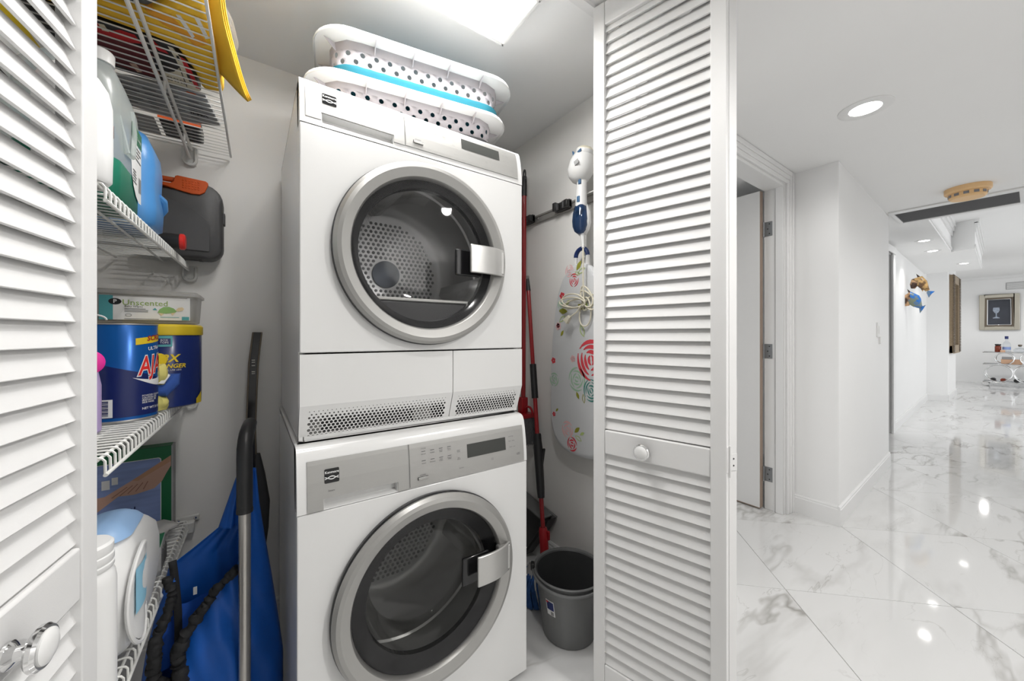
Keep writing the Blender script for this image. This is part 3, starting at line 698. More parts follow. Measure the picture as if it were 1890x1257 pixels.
# ---------------------------------------------------------------- laundry baskets on the dryer
def basket(label, cx, cy, zb, zt, inner, rot, liner, lin_h):
    t = thing('laundry_basket', label, 'basket', (cx, cy, zb), 'collapsible laundry baskets on the dryer')
    HX, HY, R = 0.335, 0.222, 0.105
    def ring(z, ins, n=8): return rrect(cx, cy, z, HX - ins, HY - ins, R - ins * 0.6, n, rot)
    # perforated wall between zb+lin_h and zt
    base = ring(0, 0.060, 10); top = ring(0, 0.048, 10)
    per = [V(p) for p in base]; n = len(per); Ls = [0]
    for i in range(n): Ls.append(Ls[-1] + (per[(i + 1) % n] - per[i]).length)
    tot = Ls[-1]; z0, z1 = zb + lin_h, zt - 0.004
    tp = [V(p) for p in top]
    def f(s, z):
        s = s % tot; i = 0
        while i < n - 1 and Ls[i + 1] < s: i += 1
        u = (s - Ls[i]) / max(1e-9, Ls[i + 1] - Ls[i])
        a = per[i].lerp(per[(i + 1) % n], u); b = tp[i].lerp(tp[(i + 1) % n], u); q = (z - z0) / (z1 - z0)
        p = a.lerp(b, q); p.z = z; return p
    nc = 40; w = tot / nc; m = MB(); rows = [(z0, z0 + 0.006, 0), (z0 + 0.006, z0 + 0.028, 0.0075), (z0 + 0.028, z0 + 0.050, 0.0075), (z0 + 0.050, z1, 0)]
    for ri, (a, b, r) in enumerate(rows):
        for k in range(nc): m.holes(f, [((k + 0.5 + (0.5 if ri == 2 else 0)) * w, (a + b) / 2, w / 2, (b - a) / 2, r if k % 1 == 0 else 0)])
    build('basket_wall', m, LILAC, t, solid=0.0022, sharp=60)
    m = MB().loft([ring(zt - 0.006, 0.050), ring(zt - 0.004, 0.006), ring(zt - 0.012, 0.001), ring(zt - 0.010, 0.0), ring(zt, 0.003), ring(zt + 0.002, 0.008), ring(zt + 0.001, 0.046), ring(zt - 0.006, 0.050)], caps=False)
    build('rim', m, WPLASTIC, t)
    for k in range(14):
        m = MB()
        s = tot * (k + 0.35) / 14; p = f(s, zt - 0.03); nrm = V((p.x - cx, p.y - cy, 0))
        q = f(s + 0.002, zt - 0.03) - p; q.z = 0; out = V((q.y, -q.x, 0)).normalized()
        if out.dot(nrm) < 0: out = -out
        m.prism([p + V((0, 0, 0.0)), p + out * 0.040 + V((0, 0, 0.022)), p + V((0, 0, 0.024))], q.normalized() * 0.002)
        build('gusset', m, LILAC, t)
    m = MB().loft([ring(zb, 0.095), ring(zb, 0.075), ring(zb + lin_h * 0.25, 0.060), ring(zb + lin_h * 0.5, 0.056), ring(zb + lin_h * 0.75, 0.048), ring(zb + lin_h * 0.95, 0.046), ring(zb + lin_h + 0.002, 0.056), ring(zb + lin_h + 0.004, 0.064), ring(zb + lin_h - 0.01, 0.08), ring(zb + 0.006, 0.10)])
    lb = build('collapsible_band', m, liner, t); lb['label'] = 'teal folded silicone band' if liner is TEAL else 'dark folded silicone band'
    return t
RB = -math.radians(9.3)
basket('white laundry basket resting directly on the dryer top, lower of two', 0.478, 1.352, 0.654, 0.782, None, RB, DARK, 0.055)
basket('upper white laundry basket with a teal band, nested above the other', 0.505, 1.350, 0.792, 0.918, None, RB, TEAL, 0.046)

# ---------------------------------------------------------------- ceiling light
t = thing('ceiling_light', 'flat white ceiling fixture with prismatic diffuser inside the closet', 'ceiling light', (0.341, 0.975, 1.07))
X0, X1, Y0, Y1, ZL = -0.045, 0.727, 0.868, 1.083, 1.035
build('housing', MB().box(X0, X1, Y0, Y1, ZL, CE), WPLASTIC, t, bevel=0.003)
build('diffuser', MB().loft([rrect((X0 + X1) / 2, (Y0 + Y1) / 2, z, (X1 - X0) / 2 - i, (Y1 - Y0) / 2 - i, 0.004, 2) for z, i in ((ZL, 0.008), (ZL - 0.012, 0.010), (ZL - 0.016, 0.016))]), DIFF, t)
m = MB().box(X0, X1, Y1 - 0.009, Y1, ZL - 0.012, ZL).box(X0, X1, Y0, Y0 + 0.009, ZL - 0.012, ZL).box(X0, X0 + 0.009, Y0, Y1, ZL - 0.012, ZL).box(X1 - 0.009, X1, Y0, Y1, ZL - 0.012, ZL)
build('frame', m, WPLASTIC, t, bevel=0.002)

# ---------------------------------------------------------------- wire shelves
def shelf(label, z, lip, xout=None, y0=0.915, y1=1.728, drop=0.03):
    lx = lambda y: -0.2035 + (y - 0.9) * 0.026
    t = thing('wire_shelf', label, 'shelf', (-0.33, (y0 + y1) / 2, z), 'white wire shelves on the closet side wall')
    xw = -0.474; n = int((y1 - y0) / 0.0254)
    if lip: path = [(xw, 0, z), (-0.206, 0, z), (-0.2, 0, z - 0.002), (-0.1965, 0, z - 0.007), (-0.196, 0, z - drop)]
    else: path = [(xw, 0, z), (xout, 0, z)]
    w0 = None
    for k in range(n + 1):
        y = y0 + k * 0.0254; dx = lx(y) + 0.196 if lip else (y - 1.7) * 0.012
        if w0 is None:
            w0 = build('cross_wire', MB().tube([(p[0] + dx, y + p[1], p[2]) for p in path], 0.0017 if not lip else 0.0021, 6), WIRE, t); yy0, dx0 = y, dx
        else: inst(w0, t, (dx - dx0, y - yy0, 0))
    rod = lambda x0, x1, zz, r=0.0032: build('long_rod', MB().tube([(x0, y0 - 0.004, zz), (x1, y1, zz)], r, 8), WIRE, t)
    rod(xw, xw, z - 0.004)
    if lip:
        rod(lx(y0) + 0.001, lx(y1) + 0.001, z - drop); rod(lx(y0) - 0.010, lx(y1) - 0.010, z - 0.0045, 0.0028)
        rod(-0.262, -0.247, z - 0.0045); rod(-0.37, -0.36, z - 0.0045)
    else:
        rod(-0.0735, xout + 0.001, z - 0.003, 0.0034); rod(-0.30, -0.30, z - 0.004)
        rod(-0.192, -0.177, z - 0.038, 0.0042); rod(-0.187, -0.173, z - 0.008, 0.0042)
        for y in (1.30, 1.60):
            x = -0.19 + (y - 0.9) * 0.018
            build('strut', MB().obox((x, y, z - 0.022), (0.003, 0, 0), (0, 0.009, 0), (0.001, 0, 0.015)), WIREG, t, bevel=0.002)
    return t, lx
def end_clip(t, x, z, h=0.05, w=0.017):
    # U-shaped end bracket screwed to the back wall
    m = MB(); pts = []
    for k in range(9):
        a = PI + PI * k / 8; pts.append((x + w * math.cos(a), 1.738, z - h + w + w * math.sin(a)))
    pts = [(x - w, 1.738, z)] + pts + [(x + w, 1.738, z)]
    m.tube(pts, 0.0055, 6)
    m.box(x - w, x + w, 1.746, 1.75, z - h + 0.002, z + 0.006)
    return build('end_bracket', m, WIREG, t)
s1, lx1 = shelf('topmost white wire shelf under the ceiling, carrying cloths and papers', 0.668, False, -0.0625)
end_clip(s1, -0.178, 0.672, 0.062)
s2, lx2 = shelf('second white wire shelf from the top, holding the jugs and tool case', 0.260, True)
end_clip(s2, -0.178, 0.243, 0.048)
s3, lx3 = shelf('third white wire shelf from the top, holding the wipes tub and can', -0.208, True)
end_clip(s3, -0.176, -0.216, 0.045)
s4, lx4 = shelf('lowest white wire shelf, holding the large white detergent jug', -0.655, True, y0=0.862)
pl = build('end_bracket', MB().box(-0.222, -0.152, 1.742, 1.75, -0.668, -0.645).box(-0.196, -0.164, 1.715, 1.742, -0.70, -0.66), WIREG, s4, bevel=0.004)
m = MB()
for x in (-0.210, -0.164): m.lathe([(0, 0.003), (0.004, 0.002), (0.005, 0)], (x, 1.742, -0.6565), (0, -1, 0), 10)
build('screw', m, CHROME, pl)

# ---------------------------------------------------------------- second shelf: jugs, flashlight, tool case
Z2 = 0.2625
def bottle(name, label, cat, c, secs, mat, parent_group=None):
    t = thing(name, label, cat, (c[0], c[1], secs[0][0]), parent_group)
    return t
# white bottle, half hidden by the door
t = thing('cleaner_bottle', 'white bottle half hidden behind the left door, in front of the green jug', 'bottle', (-0.243, 0.932, Z2))
build('body', MB().lathe([(0.0, 0), (0.040, 0), (0.044, 0.006), (0.045, 0.05), (0.045, 0.105), (0.0445, 0.135), (0.040, 0.16), (0.030, 0.178), (0.016, 0.19), (0.013, 0.205)], (-0.243, 0.932, Z2), (0, 0, 1), 36), WPLASTIC, t)
build('cap', MB().lathe([(0.0155, 0.203), (0.016, 0.225), (0.012, 0.228), (0, 0.228)], (-0.243, 0.932, Z2), (0, 0, 1), 24), BRIGHTRED, t)
def cyl(c, r, z0): return lambda x, y: V((c[0] + (r) * math.cos(x / r), c[1] + r * math.sin(x / r), z0 + y))
fb = cyl((-0.243, 0.932), 0.0456, Z2)
build('label_mark', MB().grid(lambda u, v: fb(0.0456 * (0.20 + 0.3 * u), 0.088 + 0.022 * v), 6, 1), ORANGE, t)
# big translucent jug of green liquid
t = thing('vinegar_jug', 'large translucent jug half full of green liquid on the second shelf', 'jug', (-0.262, 1.085, Z2))
jc = (-0.270, 1.082)
def jsec(z, hx, hy, r, dx=0.0, dy=0.0): return rrect(jc[0] + dx, jc[1] + dy, z, hx, hy, r, 6)
js = [jsec(Z2, 0.056, 0.090, 0.03), jsec(Z2 + 0.006, 0.064, 0.099, 0.035), jsec(Z2 + 0.09, 0.066, 0.101, 0.035), jsec(Z2 + 0.19, 0.066, 0.101, 0.035), jsec(Z2 + 0.215, 0.063, 0.098, 0.035, 0.001), jsec(Z2 + 0.235, 0.055, 0.086, 0.034, 0.004, -0.004), jsec(Z2 + 0.256, 0.042, 0.062, 0.03, 0.010, -0.008), jsec(Z2 + 0.268, 0.027, 0.034, 0.024, 0.018, -0.006), jsec(Z2 + 0.276, 0.020, 0.020, 0.0199, 0.022, -0.002), jsec(Z2 + 0.285, 0.019, 0.019, 0.0189, 0.022, -0.002)]
build('liquid', MB().loft([js[0], js[1], jsec(Z2 + 0.072, 0.0657, 0.1006, 0.035)]), GREENL, t, sharp=60)
build('jug_shell', MB().loft([jsec(Z2 + 0.0722, 0.0657, 0.1006, 0.035)] + js[2:]), JUG, t, sharp=60)
build('cap', MB().lathe([(0.019, 0.281), (0.0215, 0.282), (0.022, 0.303), (0.020, 0.3065), (0, 0.3065)], (jc[0] + 0.022, jc[1] - 0.002, Z2), (0, 0, 1), 32), WPLASTIC, t)
fj = plane((jc[0] + 0.0668, jc[1] + 0.048, Z2 + 0.10), (0, 1, 0), (0, 0, 1))
m = MB().tube([(jc[0] + 0.060, jc[1] - 0.07, Z2 + 0.16), (jc[0] + 0.068, jc[1] - 0.045, Z2 + 0.10), (jc[0] + 0.070, jc[1] - 0.01, Z2 + 0.105), (jc[0] + 0.068, jc[1] + 0.012, Z2 + 0.16), (jc[0] + 0.064, jc[1] + 0.010, Z2 + 0.205)], 0.006, 8)
build('grip_recess', m, JUG, t)
lb = [(-0.044, 0.052), (-0.045, 0.035), (-0.048, 0.01), (-0.042, -0.02), (-0.028, -0.045), (-0.008, -0.062), (0.015, -0.07), (0.036, -0.068), (0.038, 0.052)]
lab = build('label', poly(MB(), fj, lb), PAPERW, t, flat=True)
build('label_band', patch(MB(), lambda x, y: fj(x, y) + V((0.0006, 0, 0)), -0.044, 0.038, 0.052, 0.086), DKGREEN, t)
text('lettering', '5', 0.026, lambda x, y: fj(x - 0.022, y + 0.069) + V((0.0012, 0, 0)), PAPERW, t, bold=0.02)
text('lettering', '% acidity', 0.009, lambda x, y: fj(x + 0.012, y + 0.066) + V((0.0012, 0, 0)), PAPERW, t)
m = MB(); lines(m, lambda x, y: fj(x, y) + V((0.0006, 0, 0)), -0.02, 0.034, [0.042 - 0.008 * k for k in range(4)], 0.0025, 0.6)
lines(m, lambda x, y: fj(x, y) + V((0.0006, 0, 0)), -0.034, -0.004, [-0.012 - 0.006 * k for k in range(5)], 0.0022, 0.4)
for k in range(7): patch(m, lambda x, y: fj(x, y) + V((0.0006, 0, 0)), 0.012 + 0.0032 * k, 0.0135 + 0.0032 * k + 0.0008 * (k % 2), -0.046, -0.014)
build('small_print', m, PRINT, t)
# blue bottle
t = thing('blue_bottle', 'light blue plastic bottle between the green jug and the tool case', 'bottle', (-0.256, 1.283, Z2))
bs = [rrect(-0.256, 1.283, Z2 + z, a, b, r, 6) for z, a, b, r in ((0, 0.055, 0.064, 0.03), (0.008, 0.066, 0.074, 0.035), (0.05, 0.068, 0.076, 0.035), (0.10, 0.064, 0.074, 0.035), (0.15, 0.066, 0.075, 0.035), (0.19, 0.062, 0.072, 0.034), (0.225, 0.048, 0.056, 0.03), (0.245, 0.026, 0.028, 0.024), (0.25, 0.018, 0.018, 0.0179), (0.262, 0.017, 0.017, 0.0169))]
build('body', MB().loft(bs), BLUEB, t, sharp=60)
build('grip', MB().tube([(-0.196, 1.30, Z2 + 0.095), (-0.190, 1.315, Z2 + 0.088), (-0.191, 1.335, Z2 + 0.070), (-0.20, 1.345, Z2 + 0.055)], [0.008, 0.011, 0.011, 0.008], 10), BLUEB, t)
build('cap', MB().lathe([(0.019, 0.258), (0.0205, 0.26), (0.0205, 0.281), (0.018, 0.284), (0, 0.284)], (-0.256, 1.283, Z2), (0, 0, 1), 24), WPLASTIC, t)
# flashlight
t = thing('flashlight', 'black flashlight lying on the second shelf, red cap towards the room', 'flashlight', (-0.235, 1.50, Z2))
fz = Z2 + 0.0225
build('barrel', MB().lathe([(0, 0), (0.017, 0), (0.017, 0.02), (0.0185, 0.024), (0.0185, 0.075), (0.0215, 0.085), (0.0225, 0.145), (0.0225, 0.16)], (-0.335, 1.50, fz), (1, 0, 0), 28), BLACK, t)
build('end_cap', MB().lathe([(0.0225, 0.158), (0.024, 0.160), (0.024, 0.168), (0.020, 0.1715), (0, 0.1735)], (-0.335, 1.50, fz), (1, 0, 0), 28), BRIGHTRED, t)
# tool case
t = thing('tool_case', 'dark grey plastic tool case with orange handle against the back wall', 'tool case', (-0.19, 1.70, 0.262))
def casepoly(ins, y):
    x0, x1, z0, z1, r = -0.30 + ins, -0.081 - ins, 0.2635 + ins, 0.527 - ins, 0.045
    P_ = []
    for cxx, czz, a0, rr_ in ((x1 - r, z0 + r, -PI / 2, r), (x1 - 0.06, z1 - 0.06, 0, 0.06)):
        for k in range(7):
            a = a0 + PI / 2 * k / 6; P_.append((cxx + rr_ * math.cos(a), y, czz + rr_ * math.sin(a)))
    P_ += [(-0.20, y, z1 - 0.004), (-0.215, y, z1 - 0.032), (x0, y, z1 - 0.036), (x0, y, z0)]
    return P_
build('case_half', MB().loft([casepoly(0.012, 1.652), casepoly(0.003, 1.658), casepoly(0.0, 1.668), casepoly(0.0, 1.690)]), TOOLG, t, sharp=40)
build('case_half', MB().loft([casepoly(0.0, 1.693), casepoly(0.0, 1.715), casepoly(0.003, 1.728), casepoly(0.012, 1.735)]), TOOLG, t, sharp=40)
m = MB(); fp = lambda x, z: V((x, 1.6505, z))
pp = [(-0.295, 0.290), (-0.118, 0.290), (-0.116, 0.375), (-0.125, 0.40), (-0.16, 0.428), (-0.20, 0.446), (-0.25, 0.458), (-0.295, 0.462)]
m.prism([fp(*p) for p in pp], (0, -0.0025, 0)); build('inset_panel', m, TOOLD, t, bevel=0.001)
op = [(-0.206, 0.531), (-0.200, 0.534), (-0.128, 0.531), (-0.121, 0.526), (-0.123, 0.512), (-0.130, 0.492), (-0.142, 0.482), (-0.165, 0.480), (-0.20, 0.486), (-0.23, 0.493), (-0.27, 0.496), (-0.27, 0.505), (-0.218, 0.505), (-0.210, 0.512)]
build('handle', MB().prism([(x, 1.646, z) for x, z in op], (0, 0.03, 0)).tube([(-0.30, 1.662, 0.520), (-0.25, 1.662, 0.520), (-0.204, 1.662, 0.521)], 0.009, 8), ORANGE, t, bevel=0.002)
m = MB()
for i in range(6):
    for j in range(4):
        m.lathe([(0.0028, 0), (0.0018, 0.0014), (0, 0.0016)], (-0.186 + 0.008 * i, 1.646, 0.497 + 0.008 * j), (0, -1, 0), 6)
build('grip_dots', m, ORANGE, t)['kind'] = 'stuff'
build('latch', MB().box(-0.083, -0.076, 1.665, 1.70, 0.395, 0.435), TOOLG, t, bevel=0.002)
build('foot', MB().box(-0.15, -0.138, 1.67, 1.71, 0.2615, 0.266), DARK, t)
# printed refill pack seen through the louvers
t = thing('product_pack', 'tall white printed pack glimpsed through the left door louvers', 'pack', (-0.41, 1.06, Z2))
build('pack_body', MB().box(-0.47, -0.352, 0.95, 1.22, Z2, 0.62), PAPERW, t, bevel=0.004)
fk = plane((-0.3515, 1.085, Z2), (0, 1, 0), (0, 0, 1))
for nm, mt, x0, x1, y0, y1 in (('print_band', YELLOWP, -0.13, 0.13, 0.27, 0.325), ('print_band', MAGRED, -0.02, 0.11, 0.278, 0.30), ('print_band', ORANGE, -0.13, 0.02, 0.205, 0.225), ('print_band', BLACK, -0.10, 0.12, 0.165, 0.195), ('print_band', MAGRED, -0.05, 0.10, 0.095, 0.125), ('print_band', CANDARK, -0.06, 0.02, 0.06, 0.075), ('print_band', ORANGE, 0.02, 0.08, 0.06, 0.075)):
    build(nm, patch(MB(), lambda x, y: fk(x, y) + V((0.0006 if mt not in (MAGRED,) else 0.001, 0, 0)), x0, x1, y0, y1), mt, t)

# ---------------------------------------------------------------- third shelf
Z3 = -0.2055
def tub(label, c, r, with_print):
    t = thing('wipes_tub', label, 'tub', (c[0], c[1], Z3), 'wipes tubs on the third shelf')
    build('body', MB().lathe([(0, 0), (r - 0.008, 0), (r - 0.002, 0.004), (r - 0.001, 0.03), (r - 0.001, 0.205), (r - 0.004, 0.21)], (*c, Z3), (0, 0, 1), 48), NAVY, t)
    build('lid', MB().lathe([(r + 0.0005, 0.206), (r + 0.002, 0.209), (r + 0.002, 0.231), (r - 0.003, 0.236), (r - 0.02, 0.2375), (0, 0.2375)], (*c, Z3), (0, 0, 1), 48), YELLOWP, t)
    if with_print:
        R_ = r + 0.0003; a0 = math.atan2(-c[1], -c[0]) + 0.02      # the side that faces the room
        f = lambda x, y, e=0.0: V((c[0] + (R_ + e) * math.cos(a0 + x / R_), c[1] + (R_ + e) * math.sin(a0 + x / R_), Z3 + y))
        text('lettering', '3X', 0.03, lambda x, y: f(x + 0.012, y + 0.140, 0.0004), YELLOWP, t, bold=0.03, shear=0.25, bend=0.004)
        text('lettering', 'STRONGER', 0.0165, lambda x, y: f(x + 0.006, y + 0.119, 0.0004), YELLOWP, t, bold=0.03, shear=0.25, bend=0.004)
        text('lettering', 'CLEAN MORE, USE LESS', 0.0065, lambda x, y: f(x + 0.004, y + 0.108, 0.0004), PAPERW, t, bend=0.004)
        build('badge', MB().grid(lambda u, v: f(-0.016 + 0.034 * u, 0.174 + 0.030 * v, 0.0004), 6, 1), TEALP, t)
        build('badge_center', MB().grid(lambda u, v: f(-0.012 + 0.026 * u, 0.180 + 0.017 * v, 0.0008), 6, 1), CANDARK, t)
        text('lettering', 'BOX\nTOPS', 0.0075, lambda x, y: f(x + 0.001, y + 0.1885, 0.0012), PAPERW, t, bend=0.004)
        build('grey_swash', MB().grid(lambda u, v: f(-0.046 + 0.04 * u, 0.139 + (0.022 * v - 0.011) * math.sin(PI * u), 0.0003), 8, 2), GREYP, t)
        build('small_print', MB().grid(lambda u, v: f(-0.012 + 0.032 * u, 0.072 + 0.003 * v, 0.0004), 6, 1).grid(lambda u, v: f(-0.012 + 0.025 * u, 0.066 + 0.003 * v, 0.0004), 6, 1), SKYPIC, t)
        build('yellow_corner', MB().grid(lambda u, v: f(0.082 + 0.026 * u, 0.004 + (0.035) * v * (0.4 + 0.6 * u), 0.0005), 5, 2), YELLOWP, t)
    return t
tub('navy wipes tub with yellow lid marked 3X STRONGER, under the clear box', (-0.212, 1.48), 0.089, True)
tub('second navy tub with yellow lid, mostly hidden behind the blue can', (-0.394, 1.505), 0.083, False)
# clear box of wipes
t = thing('wipes_box', 'clear plastic box of unscented wipes on the yellow lidded tubs', 'box', (-0.25, 1.50, 0.034))
def wb(z, i): return rrect(-0.262, 1.51, z, 0.133 - i, 0.075 - i, 0.022, 5)
build('body', MB().loft([wb(0.034, 0.012), wb(0.037, 0.007), wb(0.06, 0.005), wb(0.116, 0.002)]), BOXP, t, sharp=50)
build('wipes', MB().box(-0.38, -0.145, 1.452, 1.57, 0.042, 0.108), PAPERW, t, bevel=0.01)
build('lid', MB().loft([wb(0.112, 0.0), wb(0.114, -0.004), wb(0.121, -0.004), wb(0.127, 0.004), wb(0.128, 0.02)]), BOXP, t, sharp=50)
fw = plane((-0.229, 1.4375, 0.078), (1, 0, 0), (0, 0, 1))
e = lambda d: (lambda x, y: fw(x, y) + V((0, -d, 0)))
build('label', patch(MB(), e(0), -0.102, 0.082, -0.035, 0.031), PAPERW, t)
build('teal_stripe', patch(MB(), e(0.0005), -0.102, -0.076, -0.035, 0.031), TEALP, t)
m = MB(); poly(m, e(0.001), [(-0.072 + 0.0125 * math.cos(a * PI / 12), 0.0145 + 0.0085 * math.sin(a * PI / 12)) for a in range(24)]); build('round_mark', m, BLACK, t)
text('lettering', 'P', 0.014, lambda x, y: e(0.0015)(x - 0.072, y + 0.0145), PAPERW, t, bold=0.02)
text('lettering', 'Unscented', 0.0215, lambda x, y: e(0.0008)(x - 0.012, y + 0.012), M('olive_green_print', srgb(150, 175, 100), 0.6), t, bold=0.005)
text('lettering', 'Baby Wipes', 0.0075, lambda x, y: e(0.0008)(x - 0.054, y + 0.002), PRINT, t, align='LEFT')
m = MB(); lines(m, e(0.0008), -0.054, -0.006, [-0.005, -0.009, -0.013], 0.0014, 0.3); lines(m, e(0.0008), -0.054, 0.015, [-0.033], 0.0014)
m.tube([e(0.001)(-0.046 + 0.006 * math.cos(a * PI / 8), -0.022 + 0.004 * math.sin(a * PI / 8)) for a in range(16)], 0.0004, 4, closed=True)
build('small_print', m, PRINT, t)
m = MB(); poly(m, e(0.001), [(0.012, -0.014), (0.016, -0.004), (0.025, 0.003), (0.036, 0.004), (0.046, 0.0), (0.053, -0.008), (0.050, -0.012), (0.03, -0.016)])
build('turtle_shell', m, M('turtle_green', srgb(140, 180, 110), 0.6), t)
m = MB(); poly(m, e(0.0012), [(0.050, -0.006), (0.056, 0.002), (0.065, 0.004), (0.069, -0.001), (0.066, -0.006), (0.056, -0.009)]); poly(m, e(0.0012), [(0.014, -0.014), (0.020, -0.022), (0.026, -0.016)]); poly(m, e(0.0012), [(0.040, -0.014), (0.044, -0.021), (0.050, -0.012)])
build('turtle_skin', m, M('turtle_beige', srgb(225, 205, 165), 0.6), t)
m = MB(); poly(m, e(0.001), [(0.064, -0.034), (0.080, -0.034), (0.080, -0.024), (0.064, -0.024)]); lines(m, e(0.001), 0.018, 0.058, [-0.027], 0.0014); poly(m, e(0.001), [(0.002, -0.006), (0.007, 0.0), (0.012, -0.007)])
build('teal_marks', m, TEALP, t)
# scouring powder can
cA = (-0.262, 1.300); rA = 0.066
t = thing('scouring_powder_can', 'shiny blue scouring powder can with red letters on the third shelf', 'can', (*cA, Z3))
build('body', MB().lathe([(0, 0), (rA - 0.003, 0), (rA, 0.003), (rA, 0.229), (rA - 0.002, 0.232)], (*cA, Z3), (0, 0, 1), 64), CANBLUE, t)
build('end_rim', MB().lathe([(rA - 0.003, 0.229), (rA + 0.001, 0.231), (rA + 0.001, 0.234), (rA - 0.004, 0.234), (rA - 0.006, 0.229), (0, 0.229)], (*cA, Z3), (0, 0, 1), 64), GREYM, t)
build('foot_rim', MB().lathe([(rA + 0.0008, 0.0), (rA + 0.0012, 0.002), (rA + 0.0002, 0.005)], (*cA, Z3), (0, 0, 1), 64), GREYM, t)
aA = math.atan2(-cA[1], -cA[0]) + 0.10
fa = lambda x, y, d=0.0006: V((cA[0] + (rA + d) * math.cos(aA + x / rA), cA[1] + (rA + d) * math.sin(aA + x / rA), Z3 + y))
build('dark_field', MB().grid(lambda u, v: fa(-0.07 + 0.17 * u, 0.012 + v * (0.135 - 0.055 * u), 0.0003), 24, 1), CANDARK, t)
build('yellow_band', MB().grid(lambda u, v: fa(0.018 + 0.07 * u, 0.182 + 0.010 * u + 0.016 * v), 12, 1), YELLOWP, t)
text('lettering', 'SCRUB', 0.017, lambda x, y: fa(x + 0.041, y + 0.197 + (x) * 0.12, 0.001), REDP, t, bold=0.03, shear=0.15, bend=0.004, align='LEFT')
text('lettering', 'ULTRA', 0.012, lambda x, y: fa(x + 0.0435, y + 0.172 + x * 0.12, 0.001), PAPERW, t, bold=0.02, bend=0.004, align='LEFT')
build('white_swash', MB().grid(lambda u, v: fa(0.012 + 0.085 * u, 0.108 - 0.024 * math.sin(u * PI * 0.6) - 0.004 + 0.024 * v * u, 0.0008), 14, 2), PAPERW, t)
text('lettering', 'AJAX', 0.064, lambda x, y: fa(x + 0.023, y + 0.128 + x * 0.10, 0.001), PAPERW, t, bold=0.055, shear=0.12, bend=0.003, align='LEFT', sx=0.62)
text('lettering', 'AJAX', 0.064, lambda x, y: fa(x + 0.023, y + 0.128 + x * 0.10, 0.0014), BRIGHTRED, t, bold=0.015, shear=0.12, bend=0.003, align='LEFT', sx=0.62)
m = MB().grid(lambda u, v: fa(-0.052 + 0.032 * u, 0.014 + 0.042 * v), 6, 1); build('barcode_field', m, PAPERW, t)
m = MB()
for k in range(13): m.grid(lambda u, v: fa(-0.049 + 0.022 * u, 0.018 + 0.0028 * k + (0.0012 + 0.0006 * (k % 3)) * v, 0.001), 4, 1)
build('barcode', m, CANDARK, t)
m = MB()
for k in range(5): m.grid(lambda u, v: fa(-0.053 + 0.0024 * k + 0.001 * v, 0.066 + 0.048 * u, 0.001), 3, 1)
build('small_print', m, PAPERW, t)
text('lettering', 'POWDER CLEANSER', 0.0062, lambda x, y: fa(x + 0.03, y + 0.058, 0.001), PAPERW, t, bend=0.004, align='LEFT')
text('lettering', 'CAUTION: EYE\nIRRITANT. SEE\nSIDE PANEL', 0.006, lambda x, y: fa(x + 0.03, y + 0.047, 0.001), PAPERW, t, bold=0.01, bend=0.004, align='LEFT')
text('lettering', 'NET WT 21 OZ', 0.0078, lambda x, y: fa(x + 0.03, y + 0.027, 0.001), PAPERW, t, bold=0.01, bend=0.004, align='LEFT')
# ring pull on top, glove and cloths beside the can, pink bottle
t = tag(build('hair_tie', MB().tube([(-0.300 + 0.022 * math.cos(a * PI / 10), 1.262, 0.036 + 0.012 * math.sin(a * PI / 10)) for a in range(0, 11)], 0.0022, 6), WPLASTIC), 'small white plastic loop standing on top of the blue can', 'loop')
def blob(c, r, n=14, m_=9, wob=0.18, seed=1):
    rnd = random.Random(seed); ph = [(rnd.uniform(1, 3), rnd.uniform(0, 6), rnd.uniform(0, 6)) for _ in range(4)]
    def f(u, v):
        th, la = 2 * PI * u, PI * (v - 0.5); d = V((math.cos(th) * math.cos(la), math.sin(th) * math.cos(la), math.sin(la)))
        k = 1 + wob * sum(math.sin(p * 3 * d.x + q + s * d.z * 0.7) * math.cos(p * 2 * d.y + s) for p, q, s in ph) / 2
        return V(c) + V((d.x * r[0], d.y * r[1], d.z * r[2])) * k
    return MB().grid(f, n, m_)
tag(build('rubber_glove', blob((-0.203, 1.352, -0.105), (0.020, 0.022, 0.030), 20, 14, 0.25, 3), PALEY), 'pale yellow rolled glove tucked between can and tub', 'glove')
tag(build('blue_washcloth', MB().tube([(-0.225, 1.36, -0.145), (-0.195, 1.365, -0.148), (-0.176, 1.375, -0.128), (-0.170, 1.376, -0.108), (-0.178, 1.374, -0.112), (-0.20, 1.368, -0.14)], [0.018, 0.021, 0.016, 0.010, 0.009, 0.012], 12), BLUECLOTH), 'rolled blue cloth beside the blue can', 'cloth')
tag(build('waffle_cloth', blob((-0.208, 1.365, -0.183), (0.026, 0.03, 0.0205), 20, 14, 0.18, 8), PALEY), 'pale yellow cloth lying under the blue cloth', 'cloth')
tag(build('folded_packet', MB().prism([(-0.222, 1.335, -0.125), (-0.19, 1.34, -0.13), (-0.178, 1.345, -0.108), (-0.205, 1.34, -0.082), (-0.222, 1.335, -0.085)], (0.0, 0.008, 0.0)), PAPERW, bevel=0.001), 'crumpled white packet between can and blue cloth', 'packet')
tag(build('yellow_bottle_cap', MB().lathe([(0, 0), (0.018, 0), (0.019, 0.004), (0.019, 0.012), (0.015, 0.016), (0, 0.017)], (-0.21, 1.372, -0.068), (0.62, -0.78, 0.05), 24), YELLOWP), 'round yellow cap above the pale glove', 'cap')
t = thing('spray_bottle', 'lavender bottle with round pink front behind the left door', 'bottle', (-0.292, 1.135, Z3))
build('body', MB().lathe([(0, 0), (0.03, 0), (0.034, 0.005), (0.034, 0.10), (0.026, 0.15), (0.013, 0.18), (0.012, 0.20)], (-0.292, 1.135, Z3), (0, 0, 1), 28), LAV, t)
